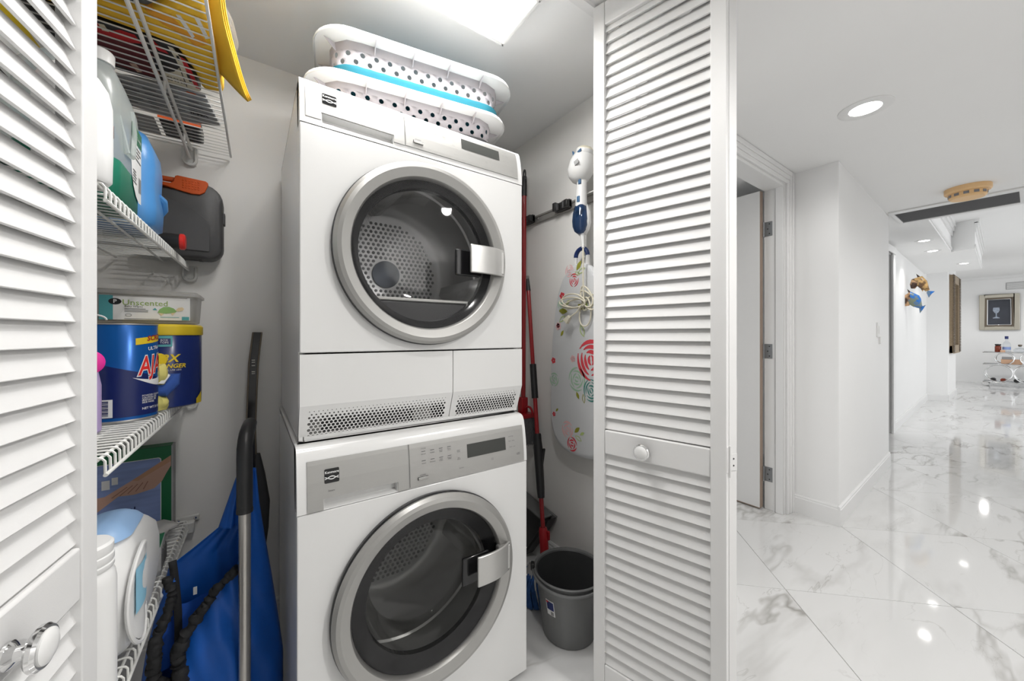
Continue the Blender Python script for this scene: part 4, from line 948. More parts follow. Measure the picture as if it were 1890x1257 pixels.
build('pink_disc', MB().lathe([(0.0, 0.0), (0.023, 0.0), (0.025, 0.004), (0.025, 0.008), (0.02, 0.012), (0, 0.014)], (-0.272, 1.108, -0.055), (0.35, -0.94, 0), 28), PINK, t)

# ---------------------------------------------------------------- top shelf: cloths, magazines, papers
Z1 = 0.6705
t = thing('cloth_pack', 'clear bag of yellow cleaning cloths hanging over the top shelf edge', 'cloth pack', (-0.15, 1.12, Z1))
zb_ = Z1 + 0.001
zp = lambda pts, z=zb_: [(x, y, z) for x, y in pts]
build('cloth', MB().prism(zp([(-0.42, 1.08), (-0.265, 1.09), (-0.168, 1.056), (-0.125, 1.0), (-0.075, 0.96), (-0.060, 1.30), (-0.109, 1.312), (-0.118, 1.235), (-0.145, 1.152), (-0.181, 1.147), (-0.265, 1.143), (-0.42, 1.155)]), (0, 0, 0.05)), YELLOW, t, bevel=0.012, seg=3)
build('orange_cloth', MB().prism(zp([(-0.18, 1.058), (-0.135, 1.045), (-0.118, 1.08), (-0.09, 1.075), (-0.078, 1.10), (-0.108, 1.125), (-0.12, 1.098), (-0.155, 1.085)], Z1 - 0.0004), (0, 0, 0.02)), M('orange_yellow_cloth', srgb(232, 160, 50), 0.85, nscale=30, namt=0.15), t, bevel=0.003)
build('white_strip', MB().prism(zp([(-0.128, 1.035), (-0.121, 1.032), (-0.103, 1.085), (-0.108, 1.095)], Z1 - 0.0008), (0, 0, 0.004)), PAPERW, t)
build('white_strip', MB().prism(zp([(-0.098, 1.02), (-0.090, 1.018), (-0.078, 1.075), (-0.084, 1.08)], Z1 - 0.0008), (0, 0, 0.004)), PAPERW, t)
for k in range(3):
    def f(u, v, k=k):
        xr, zr = -0.052 + 0.046 * v ** 2 + 0.003 * k, Z1 + 0.030 - 0.078 * v ** 1.6 + 0.006 * k
        xl, zl = -0.10, Z1 + 0.030 + 0.010 * k
        q = u ** 1.5
        return V((xl + (xr - xl) * u, 0.955 + 0.245 * v + 0.03 * (1 - u) * v + 0.006 * k + 0.006 * math.sin(5 * u + 4 * v), zl + (zr - zl) * q + 0.004 * math.sin(9 * v + 3 * u)))
    build('cloth', MB().grid(f, 10, 14), YELLOW, t, solid=0.004, sharp=80)
def film(u, v):
    a = v * 2 * PI; x = -0.20 + 0.175 * u
    k = max(0.05, math.sin(PI * min(1, 0.12 + 0.88 * u)) ** 0.4)
    return V((x, 1.085 + 0.05 * u + (0.135 + 0.010 * math.sin(5 * a + 7 * u)) * math.cos(a) * k, Z1 + 0.062 - 0.012 * u * u + (0.052 + 0.008 * math.sin(11 * u + 2 * a)) * math.sin(a) * k))
build('plastic_film', MB().grid(film, 18, 28), CLEARP, t, sharp=80)
# grey mesh bag nearest the door
t = thing('mesh_bag', 'dark grey mesh bag on the top shelf in front of the yellow cloths', 'bag', (-0.25, 0.99, Z1))
build('bag_body', MB().prism(zp([(-0.42, 0.93), (-0.10, 0.925), (-0.128, 0.988), (-0.170, 1.045), (-0.26, 1.080), (-0.42, 1.072)]), (0, 0, 0.06)), M('grey_mesh_fabric', (0.10, 0.10, 0.095), 0.8, nscale=160, namt=0.8), t, bevel=0.01)
build('orange_tag', MB().prism(zp([(-0.185, 0.985), (-0.150, 0.975), (-0.158, 1.008), (-0.185, 1.012)], Z1 - 0.0003), (0, 0, 0.003)), M('orange_red_tag', srgb(225, 85, 40), 0.5), t)
# magazine printed in red, black and cream, seen from below through the wires
t = thing('magazine_bundle', 'red, black and cream printed packet lying behind the yellow cloths', 'packet', (-0.26, 1.25, Z1))
build('cover', MB().prism(zp([(-0.44, 1.168), (-0.265, 1.148), (-0.181, 1.152), (-0.148, 1.157), (-0.122, 1.238), (-0.112, 1.318), (-0.119, 1.330), (-0.191, 1.334), (-0.23, 1.338), (-0.44, 1.33)]), (0, 0, 0.026)), BLACK, t, bevel=0.002)
fm = lambda x, y, d=0.0006: V((x, y, Z1 + 0.001 - d))
for mt, pts, d in ((MAGRED, [(-0.30, 1.158), (-0.272, 1.152), (-0.262, 1.182), (-0.235, 1.158), (-0.212, 1.158), (-0.205, 1.185), (-0.235, 1.20), (-0.30, 1.20)], 0.0004), (CREAM, [(-0.269, 1.160), (-0.259, 1.158), (-0.256, 1.180), (-0.267, 1.182)], 0.0008), (MAGDK, [(-0.33, 1.205), (-0.24, 1.205), (-0.20, 1.195), (-0.19, 1.225), (-0.21, 1.25), (-0.19, 1.29), (-0.20, 1.32), (-0.33, 1.31)], 0.0005), (SKIN, [(-0.245, 1.285), (-0.232, 1.28), (-0.226, 1.31), (-0.236, 1.318)], 0.0009), (SKIN, [(-0.205, 1.285), (-0.193, 1.28), (-0.19, 1.305), (-0.20, 1.315)], 0.0009), (MAGRED, [(-0.188, 1.156), (-0.181, 1.156), (-0.170, 1.180), (-0.164, 1.18), (-0.160, 1.19), (-0.178, 1.19)], 0.0007), (CREAM, [(-0.158, 1.158), (-0.149, 1.159), (-0.123, 1.24), (-0.113, 1.318), (-0.12, 1.328), (-0.185, 1.330), (-0.186, 1.285), (-0.160, 1.262), (-0.146, 1.235), (-0.150, 1.20)], 0.0006), (MAGRED, [(-0.139, 1.185), (-0.131, 1.19), (-0.122, 1.24), (-0.114, 1.310), (-0.122, 1.310), (-0.134, 1.245)], 0.0009), (BLACK, [(-0.147, 1.185), (-0.142, 1.184), (-0.140, 1.20), (-0.145, 1.205)], 0.001), (BLACK, [(-0.1475, 1.225), (-0.1455, 1.225), (-0.140, 1.318), (-0.142, 1.318)], 0.001), (BLACK, [(-0.136, 1.25), (-0.130, 1.25), (-0.127, 1.285), (-0.133, 1.288)], 0.001)):
    build('print_patch', poly(MB(), lambda x, y: fm(x, y, d), pts), mt, t, flat=True)
text('lettering', 'E3 E3 E2\nE3 E3 E3', 0.012, lambda x, y: fm(-0.160 + x * 0.8, 1.300 - y, 0.0014), BLACK, t)
t = tag(build('newspaper', MB().prism([(-0.30, 1.37, Z1 + 0.0005), (-0.245, 1.352, Z1 + 0.0005), (-0.182, 1.343, Z1 + 0.0005), (-0.105, 1.336, Z1 + 0.0005), (-0.079, 1.508, Z1 + 0.0005), (-0.184, 1.539, Z1 + 0.0005), (-0.30, 1.52, Z1 + 0.0005)], (0, 0, 0.006)), GREYP), 'folded grey newspaper sheet on the top shelf near the wall', 'paper')
WL[t.name] = V((0, 0, 0))
fn = lambda x, y: V((x, y, Z1 - 0.0003))
for c_ in range(4):
    m = MB()
    for r in range(9):
        if (c_ + r) % 5: patch(m, fn, -0.285 + 0.045 * c_, -0.25 + 0.045 * c_ - 0.008 * (r % 3), 1.375 + 0.014 * r, 1.379 + 0.014 * r)
    build('newsprint_column', m, PRINT, t)['kind'] = 'stuff'
text('lettering', 'IEMA', 0.024, lambda x, y: fn(-0.128 + x * 0.8, 1.462 - y * 0.8), BLACK, t, bold=0.03)
m = MB(); patch(m, fn, -0.185, -0.165, 1.346, 1.354); build('color_strip', m, CANDARK, t); m = MB(); patch(m, fn, -0.145, -0.125, 1.342, 1.350); build('color_strip', m, ORANGE, t)
t = thing('small_carton', 'small black carton with orange edge at the back of the top shelf', 'box', (-0.185, 1.625, Z1))
build('carton_body', MB().box(-0.235, -0.135, 1.560, 1.690, Z1, Z1 + 0.04), BLACK, t, bevel=0.006)
build('orange_edge', MB().box(-0.235, -0.133, 1.553, 1.5605, Z1 + 0.0005, Z1 + 0.038), ORANGE, t)
m = MB(); lines(m, fn, -0.225, -0.15, [1.58 + 0.013 * k for k in range(6)], 0.004, 0.4); build('small_print', m, PRINTL, t)
tag(build('leaflet', MB().box(-0.36, -0.245, 1.56, 1.69, Z1, Z1 + 0.004), GREYP), 'pale leaflet lying beside the black carton', 'paper')

# ---------------------------------------------------------------- lowest shelf
Z4 = -0.6525
t = thing('detergent_jug', 'big rounded white detergent jug with pale blue top on the lowest shelf', 'jug', (-0.246, 1.165, Z4))
jc = (-0.248, 1.148)
dsec = lambda z, hx, hy, dx=0, dy=0: rrect(jc[0] + dx, jc[1] + dy, Z4 + z, hx, hy, min(hx, hy) * 0.92, 7)
secs = [dsec(0, 0.030, 0.06, 0.0, -0.02), dsec(0.008, 0.042, 0.085, 0, -0.01), dsec(0.03, 0.054, 0.112), dsec(0.07, 0.060, 0.142, 0, 0.005), dsec(0.11, 0.062, 0.156, 0, 0.008), dsec(0.15, 0.061, 0.158, 0, 0.010), dsec(0.19, 0.057, 0.144, 0, 0.010), dsec(0.22, 0.050, 0.105, 0, 0.002), dsec(0.24, 0.040, 0.080, 0, -0.006), dsec(0.252, 0.030, 0.062, 0, -0.012), dsec(0.258, 0.015, 0.04, 0, -0.014)]
build('body', MB().loft(secs), WPLASTIC, t, sharp=80)
build('top', MB().loft([dsec(0.238, 0.045, 0.086, 0.001, -0.012), dsec(0.250, 0.038, 0.075, 0.001, -0.014), dsec(0.262, 0.026, 0.056, 0, -0.016), dsec(0.268, 0.012, 0.03, 0, -0.016)]), PALEBLUE, t, sharp=80)
# oval label in its raised frame on the side facing the room
m = MB()
def ov(a, k): return V((jc[0] + 0.0625 - 0.010 * abs(math.cos(a)) ** 2 * k, jc[1] - 0.070 + 0.068 * k * math.cos(a), Z4 + 0.118 + 0.098 * k * math.sin(a)))
def ovy(p): return p
m.tube([ov(2 * PI * k / 40, 1.0) for k in range(40)], 0.004, 8, closed=True)
build('label_rim', m, WPLASTIC, t)
pts = [ov(2 * PI * k / 40, 0.93) + V((0.001, 0, 0)) for k in range(40)]
m = MB(); m.add(pts + [V((jc[0] + 0.0635, jc[1] - 0.070, Z4 + 0.118))], [(k, (k + 1) % 40, 40) for k in range(40)])
build('label', m, PAPERW, t, sharp=80)
fl = lambda y, z, d=0.0: V((jc[0] + 0.0645 + d - 0.010 * ((y + 0.070) / 0.068) ** 2 * 1.0, jc[1] + y, Z4 + z))
m = MB().grid(lambda u, v: fl(-0.115 + 0.085 * u, 0.095 + 0.09 * v, 0.0006), 6, 3); build('label_picture', m, M('aqua_print', srgb(150, 205, 230), 0.5, nscale=20, namt=0.15), t)
m = MB(); m.lathe([(0.030, 0), (0.02, 0.0008), (0, 0.001)], fl(-0.055, 0.145, 0.0008), (1, 0, 0), 20); build('printed_cotton', m, PAPERW, t)
m = MB().grid(lambda u, v: fl(-0.05 + 0.006 * u, 0.045 + 0.035 * v, 0.0008), 2, 2); build('blue_mark', m, CANDARK, t)
# tall white bottle in front
t = thing('bleach_bottle', 'plain white ribbed neck bottle at the front of the lowest shelf', 'bottle', (-0.229, 0.908, Z4))
bc = (-0.229, 0.908, Z4)
build('body', MB().lathe([(0, 0), (0.037, 0), (0.041, 0.005), (0.041, 0.238), (0.039, 0.252), (0.035, 0.262)], bc, (0, 0, 1), 40), WPLASTIC, t)
bc = (bc[0], bc[1], bc[2] + 0.010)
build('cap', MB().lathe([(0.036, 0.250), (0.038, 0.253), (0.038, 0.259), (0.0365, 0.261), (0.038, 0.264), (0.038, 0.274), (0.0365, 0.276), (0.0375, 0.279), (0.0375, 0.291), (0.034, 0.295), (0, 0.295)], bc, (0, 0, 1), 40), WPLASTIC, t)
# carton with a printed foot
t = thing('picture_carton', 'green bordered carton with a photo of a bare foot on the lowest shelf', 'box', (-0.33, 1.70, Z4))
build('carton_body', MB().box(-0.46, -0.220, 1.685, 1.735, Z4, -0.372), GREENBOX, t, bevel=0.002)
build('carton_side', MB().box(-0.2205, -0.2155, 1.686, 1.734, Z4, -0.373), GREYP, t)
ff = lambda x, z, d=0.0005: V((x, 1.685 - d, z))
rr = rrect(-0.355, -0.53, 0, 0.110, 0.1225, 0.008, 4)
build('photo_border', poly(MB(), lambda x, y: ff(x, y), [(p[0], p[1]) for p in rr]), PAPERW, t, flat=True)
rr = rrect(-0.355, -0.53, 0, 0.108, 0.1205, 0.008, 4)
build('photo', poly(MB(), lambda x, y: ff(x, y, 0.001), [(p[0], p[1]) for p in rr]), SKYPIC, t, flat=True)
arm = [(-0.463, -0.512), (-0.375, -0.508), (-0.315, -0.470), (-0.26, -0.432), (-0.221, -0.405), (-0.221, -0.44), (-0.232, -0.462), (-0.243, -0.487), (-0.262, -0.507), (-0.285, -0.512), (-0.31, -0.517), (-0.345, -0.514), (-0.37, -0.535), (-0.40, -0.56), (-0.463, -0.57)]
build('printed_foot', poly(MB(), lambda x, y: ff(x, y, 0.0016), arm), SKIN, t, flat=True)
build('printed_shin', poly(MB(), lambda x, y: ff(x, y, 0.0022), [(-0.315, -0.470), (-0.26, -0.432), (-0.221, -0.405), (-0.221, -0.425), (-0.27, -0.455), (-0.30, -0.474)]), SKIN2, t, flat=True)
m = MB()
for k in range(5):
    a = V((-0.325 + 0.012 * k, -0.488 + 0.002 * k, 0)); b = V((-0.36 + 0.018 * k, -0.516 + 0.003 * k, 0)); n_ = V((0.0008, -0.0006, 0))
    m.add([ff(*(a + n_)[:2], 0.002), ff(*(b + n_)[:2], 0.002), ff(*(b - n_)[:2], 0.002), ff(*(a - n_)[:2], 0.002)], [(0, 1, 2, 3)])
build('toe_lines', m, M('printed_shadow_brown', srgb(150, 110, 95), 0.6), t)
m = MB()
for i, x in enumerate((-0.352, -0.338, -0.330, -0.316, -0.308)):
    for k in range(6): patch(m, lambda a, b: ff(a, b, 0.002), x - 0.0015, x + 0.0015, -0.645 + 0.013 * k + 0.004 * i, -0.637 + 0.013 * k + 0.004 * i)
build('small_print', m, CANDARK, t)
m = MB(); patch(m, lambda a, b: ff(a, b, 0.0018), -0.382, -0.364, -0.487, -0.458); patch(m, lambda a, b: ff(a, b, 0.0018), -0.36, -0.346, -0.475, -0.452); build('seal_mark', m, PAPERW, t)
build('black_tab', MB().box(-0.262, -0.222, 1.682, 1.6845, -0.652, -0.628), BLACK, t)
tag(build('plastic_wrap', blob((-0.258, 1.60, -0.620), (0.055, 0.045, 0.022), 24, 16, 0.3, 12), CLEARP and M('white_wrap', (0.55, 0.54, 0.52), 0.3, nscale=20, namt=0.1)), 'crumpled pale plastic wrap in front of the picture carton', 'wrap')
t = thing('narrow_carton', 'narrow grey carton with green top beside the detergent jug', 'box', (-0.225, 1.44, Z4))
build('carton_body', MB().prism([(-0.245, 1.35, Z4), (-0.200, 1.37, Z4), (-0.205, 1.47, Z4), (-0.25, 1.45, Z4)], (0, 0, 0.075)), GREYP, t, bevel=0.001)
build('green_top', MB().prism([(-0.243, 1.353, Z4 + 0.075), (-0.202, 1.373, Z4 + 0.075), (-0.206, 1.467, Z4 + 0.075), (-0.248, 1.447, Z4 + 0.075)], (0, 0, 0.002)), DKGREEN, t)
m = MB()
for k in range(7): m.box(-0.2015, -0.1998, 1.385 + 0.011 * k, 1.389 + 0.011 * k, Z4 + 0.01, Z4 + 0.05 + 0.01 * (k % 2))
build('small_print', m, PRINT, t)

# ---------------------------------------------------------------- blue bag on its pole
t = thing('bag_cart', 'royal blue nylon bag cart with black ruffled opening, left of washer', 'bag', (-0.05, 1.30, FL))
LE = [(-0.397, -0.030), (-0.47, -0.052), (-0.55, -0.076), (-0.59, -0.130), (-0.624, -0.180), (-0.72, -0.201), (-0.82, -0.222), (-0.90, -0.232), (-1.0, -0.238), (-1.10, -0.236), (-1.16, -0.225)]
RE = [(-0.397, 0.012), (-0.50, 0.020), (-0.60, 0.033), (-0.72, 0.050), (-0.86, 0.068), (-0.965, 0.080), (-1.08, 0.080), (-1.16, 0.075)]
def ip(T_, z):
    for (za, xa), (zb, xb) in zip(T_, T_[1:]):
        if zb <= z <= za: return xa + (xb - xa) * (za - z) / (za - zb)
    return T_[-1][1] if z < T_[-1][0] else T_[0][1]
def hull(u, z, side):
    xl, xr = ip(LE, z), ip(RE, z); x = xl + (xr - xl) * u; q = (-0.397 - z) / 0.763
    bul = math.sin(PI * u) ** 0.6
    dep = (0.012 + 0.085 * min(1, q * 1.4)) * bul
    wr = 0.007 * math.sin(17 * u + 9 * z) * math.sin(11 * z + 4 * u) + 0.004 * math.sin(31 * (u + z))
    wr += 0.008 * math.sin(22 * (u * 0.6 + q)) * q
    return V((x, 1.335 - dep + wr * bul if side < 0 else 1.345 + dep * 0.35 + wr * bul * 0.5, z))
TRIM_L = [(-0.174, -0.609), (-0.164, -0.655), (-0.17, -0.695), (-0.183, -0.732), (-0.195, -0.761), (-0.196, -0.81), (-0.199, -0.849), (-0.187, -0.878), (-0.165, -0.890), (-0.147, -0.882)]
TRIM_R = [(-0.147, -0.882), (-0.150, -0.838), (-0.153, -0.815), (-0.145, -0.785), (-0.118, -0.741), (-0.10, -0.717), (-0.082, -0.687), (-0.054, -0.66), (-0.028, -0.638)]
cutp = TRIM_L + TRIM_R[1:] + [(-0.030, -0.54), (-0.078, -0.545), (-0.20, -0.60)]
def inside(x, z):
    c = False; n = len(cutp)
    for i in range(n):
        (x1_, z1_), (x2_, z2_) = cutp[i], cutp[i - 1]
        if (z1_ > z) != (z2_ > z) and x < (x2_ - x1_) * (z - z1_) / (z2_ - z1_) + x1_: c = not c
    return c
nu, nv = 70, 130
fr = MB(); zs = [-0.397 - 0.763 * j / nv for j in range(nv + 1)]
pts = [hull(i / nu, z, -1) for z in zs for i in range(nu + 1)]
fs = []
for j in range(nv):
    for i in range(nu):
        a, b, c_, d = j * (nu + 1) + i, j * (nu + 1) + i + 1, (j + 1) * (nu + 1) + i + 1, (j + 1) * (nu + 1) + i
        cc = (pts[a] + pts[c_]) / 2
        if not inside(cc.x, cc.z): fs.append((a, b, c_, d))
fr.add(pts, fs)
build('bag_front', fr, BAGBLUE, t, sharp=80, solid=0.0015)
build('bag_back', MB().grid(lambda u, v: hull(u, -0.397 - 0.763 * v, 1), 50, 90), BAGBLUE, t, sharp=80, solid=0.0015)
# lighter lining pocket inside the opening
build('lining', MB().grid(lambda u, v: V((-0.20 + 0.11 * u, 1.325 + 0.01 * math.sin(9 * u), -0.72 - 0.17 * v)), 10, 10), BAGIN, t, sharp=80)
def ruffle(path, r0, r1, y, nsub=8, amp=0.35, seed=2):
    rnd = random.Random(seed); P_ = []; R_ = []
    for (xa, za), (xb, zb) in zip(path, path[1:]):
        for k in range(nsub):
            u = k / nsub; P_.append((xa + (xb - xa) * u + rnd.uniform(-0.0022, 0.0022), y + rnd.uniform(-0.004, 0.004), za + (zb - za) * u + rnd.uniform(-0.0015, 0.0015)))
    n = len(P_)
    for i in range(n): R_.append((r0 + (r1 - r0) * i / n) * (1 + amp * (rnd.random() - 0.5)))
    return MB().tube(P_, R_, 10)
fy = lambda x, z: 0
build('elastic_trim', ruffle(TRIM_L, 0.009, 0.0165, 1.262, amp=0.55, seed=4), ELAST, t, sharp=80)
build('elastic_trim', ruffle(TRIM_R, 0.0165, 0.010, 1.262, amp=0.55, seed=9), ELAST, t, sharp=80)
build('black_binding', MB().grid(lambda u, v: V((-0.178 + 0.016 * u + 0.012 * math.sin(2.2 * v), 1.315 + 0.004 * u, -0.598 - 0.27 * v)), 2, 14), ELAST, t, solid=0.002)
build('stitch_tag', MB().box(-0.128, -0.120, 1.316, 1.318, -0.705, -0.685), PAPERW, t)
build('cord_lock', MB().lathe([(0, -0.010), (0.008, -0.007), (0.010, 0), (0.008, 0.007), (0, 0.010)], (-0.167, 1.243, -0.884), (0.3, -1, 0.1), 16), BLACK, t)
pole = build('pole', MB().tube([(-0.014, 1.228, FL + 0.004), (-0.014, 1.228, -0.45)], 0.0140, 20), STEEL, t)
build('grip', MB().tube([(-0.014, 1.228, -0.475), (-0.014, 1.228, -0.33), (-0.014, 1.230, -0.305), (-0.012, 1.240, -0.285), (-0.010, 1.256, -0.272), (-0.006, 1.285, -0.262), (-0.002, 1.33, -0.258)], [0.0185, 0.0185, 0.0180, 0.0180, 0.0178, 0.0175, 0.0165], 20), BLACK, t, sharp=60)
build('grip_cap', MB().lathe([(0.0192, 0), (0.0192, 0.010), (0.0186, 0.012)], (-0.014, 1.228, -0.477), (0, 0, 1), 20), BLACK, t)
build('base_foot', MB().tube([(-0.014, 1.20, FL + 0.012), (-0.014, 1.40, FL + 0.012)], 0.012, 10), BLACK, t)
# slim black and silver upright leaning on the back wall
t = thing('upright_handle', 'slim black and silver upright handle leaning on the closet back wall', 'handle', (0.02, 1.69, FL))
cl = [(0.0195, 1.70, 0.012), (0.0075, 1.688, -0.105), (-0.001, 1.672, -0.35), (0.008, 1.655, -0.65), (0.03, 1.64, FL + 0.01)]
def strip(hw, hd, dy, lo=0):
    secs = []
    for x, y, z in cl: secs.append([(x - hw, y + dy - hd, z), (x + hw, y + dy - hd, z), (x + hw, y + dy + hd, z), (x - hw, y + dy + hd, z)])
    return MB().loft(secs)
build('silver_rail', strip(0.0165, 0.007, 0.0), FRAMED, t, bevel=0.002)
build('black_face', strip(0.0115, 0.002, -0.0085), BLACKG, t, bevel=0.001)
m = MB()
for k, z in enumerate((-0.092, -0.100, -0.112, -0.135, -0.142)): m.box(0.002, 0.012, 1.6745, 1.679, z - 0.002, z + 0.0015)
build('button_cluster', m, GREYM, t)
build('lower_housing', MB().loft([rrect(0.02 + dx, 1.665, z, a, b, 0.012, 4) for z, a, b, dx in ((-0.44, 0.008, 0.012, 0.0), (-0.52, 0.018, 0.016, 0.006), (-0.62, 0.026, 0.02, 0.012), (-0.72, 0.022, 0.02, 0.012), (-0.80, 0.014, 0.016, 0.01))]), DARK, t, sharp=60)

# ---------------------------------------------------------------- right wall: tool rail, broom, mop, dustpan, bucket
t = thing('tool_rail', 'grey metal wall rail with black clips on the closet side wall', 'tool rack', (1.235, 1.35, 0.61))
build('rail', MB().box(1.232, 1.244, 0.98, 1.66, 0.594, 0.632).box(1.2285, 1.232, 0.98, 1.66, 0.594, 0.600).box(1.2285, 1.232, 0.98, 1.66, 0.622, 0.632), GREYM, t, bevel=0.001)
for y in (1.575, 1.30):
    c = build('clip', MB().box(1.195, 1.230, y - 0.050, y - 0.028, 0.602, 0.636).box(1.195, 1.230, y + 0.028, y + 0.050, 0.602, 0.642).box(1.212, 1.231, y - 0.05, y + 0.05, 0.600, 0.640), BLACK, t, bevel=0.003)
    build('roller', MB().tube([(1.203, y - 0.021, 0.604), (1.203, y - 0.021, 0.634)], 0.008, 10), DARK, c)
    build('roller', MB().tube([(1.203, y + 0.021, 0.604), (1.203, y + 0.021, 0.634)], 0.008, 10), DARK, c)
build('screw', MB().lathe([(0, 0.003), (0.004, 0.002), (0.006, 0)], (1.230, 1.50, 0.613), (-1, 0, 0), 10).lathe([(0, 0.003), (0.004, 0.002), (0.006, 0)], (1.230, 1.16, 0.613), (-1, 0, 0), 10), CHROME, t)
t = thing('broom', 'red handled broom hanging head down in the wall rail clip', 'broom', (1.188, 1.572, -0.5))
build('pole', MB().tube([(1.188, 1.564, 0.80), (1.188, 1.574, -0.40)], 0.0125, 16), RED, t)
build('grip', MB().tube([(1.188, 1.564, 0.742), (1.188, 1.563, 0.80), (1.188, 1.562, 0.845)], [0.0145, 0.0142, 0.012], 16), BLACK, t)
build('hang_loop', MB().tube([(1.188, 1.562 + 0.009 * math.cos(a), 0.850 + 0.030 * math.sin(a)) for a in [PI * 2 * k / 20 for k in range(20)]], 0.0042, 8, closed=True), BLACK, t)
hd = build('head', MB().prism([(1.188 - 0.022, 1.574 - 0.02, -0.33), (1.188 + 0.018, 1.574 - 0.02, -0.33), (1.188 + 0.018, 1.574 + 0.02, -0.33), (1.188 - 0.022, 1.574 + 0.02, -0.33)], (0, 0, -0.08)).box(1.10, 1.222, 1.510, 1.60, -0.432, -0.410), REDP, t, bevel=0.004)
build('hook', MB().tube([(1.18, 1.545 - 0.030 + 0.034 * math.cos(a), -0.412 + 0.040 * math.sin(a)) for a in [PI * k / 10 for k in range(11)]], 0.006, 8), REDP, hd)
m = MB(); rnd = random.Random(5)
for i in range(15):
    for j in range(10):
        x = 1.105 + 0.112 * i / 14; y = 1.515 + 0.082 * j / 9
        m.tube([(x, y, -0.432), (x + (x - 1.16) * 0.25 + rnd.uniform(-0.003, 0.003), y - 0.012 + (y - 1.555) * 0.35, -0.565 + rnd.uniform(-0.006, 0.006))], 0.0028, 4)
build('bristles', m, BRISTLE, t)['kind'] = 'stuff'
t = thing('mop', 'red and black twist mop leaning in the closet corner behind the bucket', 'mop', (1.09, 1.27, -1.1))
A, B = V((1.19, 1.537, 0.297)), V((1.105, 1.302, -0.985)); mp_ = lambda q: A.lerp(B, q)
build('pole', MB().tube([mp_(0.03), mp_(0.99)], 0.0105, 14), RED, t)
build('top_cap', MB().tube([mp_(0.0), mp_(0.05)], [0.008, 0.0125], 12), BLACK, t)
build('hanger', MB().lathe([(0.004, -0.003), (0.010, -0.003), (0.010, 0.003), (0.004, 0.003), (0.004, -0.003)], A + V((0, 0, 0.008)), (1, 0.2, 0), 14), GREYM, t)
build('foam_grip', MB().tube([mp_(0.345), mp_(0.475)], 0.0165, 14), BLACK, t)
build('twist_collar', MB().tube([mp_(0.605), mp_(0.612), mp_(0.63), mp_(0.655), mp_(0.70), mp_(0.80), mp_(0.83)], [0.017, 0.0195, 0.0195, 0.0225, 0.021, 0.019, 0.016], 14), BLACK, t)
build('collar_lever', MB().obox(mp_(0.685) + V((0.018, -0.010, -0.01)), (0.006, 0, 0), (0, 0.006, 0), (0.004, -0.004, 0.045)), BLACK, t, bevel=0.003)
build('socket', MB().tube([mp_(0.93), mp_(0.94), mp_(1.0), B + (B - A).normalized() * 0.10], [0.017, 0.0205, 0.0205, 0.023], 14), REDP, t)
build('socket_clip', MB().obox(mp_(0.955) + V((0.014, -0.018, 0)), (0.006, 0, 0), (0, 0.006, 0), (0, 0, 0.02)), REDP, t, bevel=0.002)
m = MB(); m2 = MB(); rnd = random.Random(11)
for i in range(150):
    a = rnd.uniform(0, 2 * PI); r = rnd.uniform(0.045, 0.075) ; c0 = V((1.03, 1.27, -1.055))
    p0 = c0 + V((0.03 * math.cos(a), 0.03 * math.sin(a), rnd.uniform(-0.01, 0.03)))
    p1 = c0 + V((r * math.cos(a), r * math.sin(a), rnd.uniform(-0.05, 0.0)))
    p2 = c0 + V(((r + 0.006) * math.cos(a + 0.2), (r + 0.006) * math.sin(a + 0.2), -0.104))
    (m2 if i % 5 == 0 else m).tube([p0, p1.lerp(p0, 0.3) + V((0, 0, 0.012)), p1, p2], 0.0045, 5)
build('yarn', m, MOPB, t)['kind'] = 'stuff'
build('pale_yarn', m2, WPLASTIC, t)['kind'] = 'stuff'
build('mop_cap', MB().lathe([(0.02, 0.04), (0.045, 0.015), (0.05, 0.0)], (1.03, 1.27, -1.05), (0, 0, 1), 20), GREYP, t)
t = thing('dustpan', 'dark grey dustpan standing upright against the wall beside the mop', 'dustpan', (1.18, 1.50, FL))
pp = [(1.665, -0.845), (1.535, -0.868), (1.352, -0.893), (1.372, -0.930), (1.535, -1.150), (1.66, -1.155)]
build('pan', MB().prism([(1.222, y, z) for y, z in pp], (0.012, 0, 0)).prism([(1.15, *pp[0]), (1.15, *pp[1]), (1.15, 1.38, -0.892), (1.15, 1.38, -0.900), (1.15, 1.535, -0.876), (1.15, 1.665, -0.853)], (0.075, 0, 0)), GREYB, t, bevel=0.002)
build('lip', MB().prism([(1.17, 1.352, -0.893), (1.17, 1.372, -0.932), (1.17, 1.535, -1.152), (1.17, 1.545, -1.140), (1.17, 1.39, -0.925)], (0.055, 0, 0)), BLACK, t, bevel=0.002)
build('tray_floor', MB().prism([(1.208, y, z) for y, z in [(1.655, -0.86), (1.535, -0.885), (1.39, -0.905), (1.40, -0.935), (1.54, -1.13), (1.655, -1.14)]], (0.008, 0, 0)), TOOLG, t)
# bucket
t = thing('bucket', 'round grey plastic bucket with paper label on the closet floor', 'bucket', (1.028, 1.061, FL))
bc = (1.028, 1.061, FL + 0.002)
build('body', MB().lathe([(0, 0.006), (0.094, 0.006), (0.096, 0.0), (0.100, 0.0), (0.102, 0.004), (0.129, 0.212), (0.1305, 0.215)], bc, (0, 0, 1), 64), GREYB, t)
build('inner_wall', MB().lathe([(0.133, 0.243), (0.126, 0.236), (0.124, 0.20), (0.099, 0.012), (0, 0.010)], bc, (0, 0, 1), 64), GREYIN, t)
build('rim', MB().lathe([(0.129, 0.205), (0.1345, 0.206), (0.1355, 0.211), (0.1365, 0.215), (0.134, 0.219), (0.134, 0.236), (0.1395, 0.239), (0.1405, 0.243), (0.138, 0.2455), (0.133, 0.245), (0.130, 0.240)], bc, (0, 0, 1), 72), GREYB, t, sharp=50)
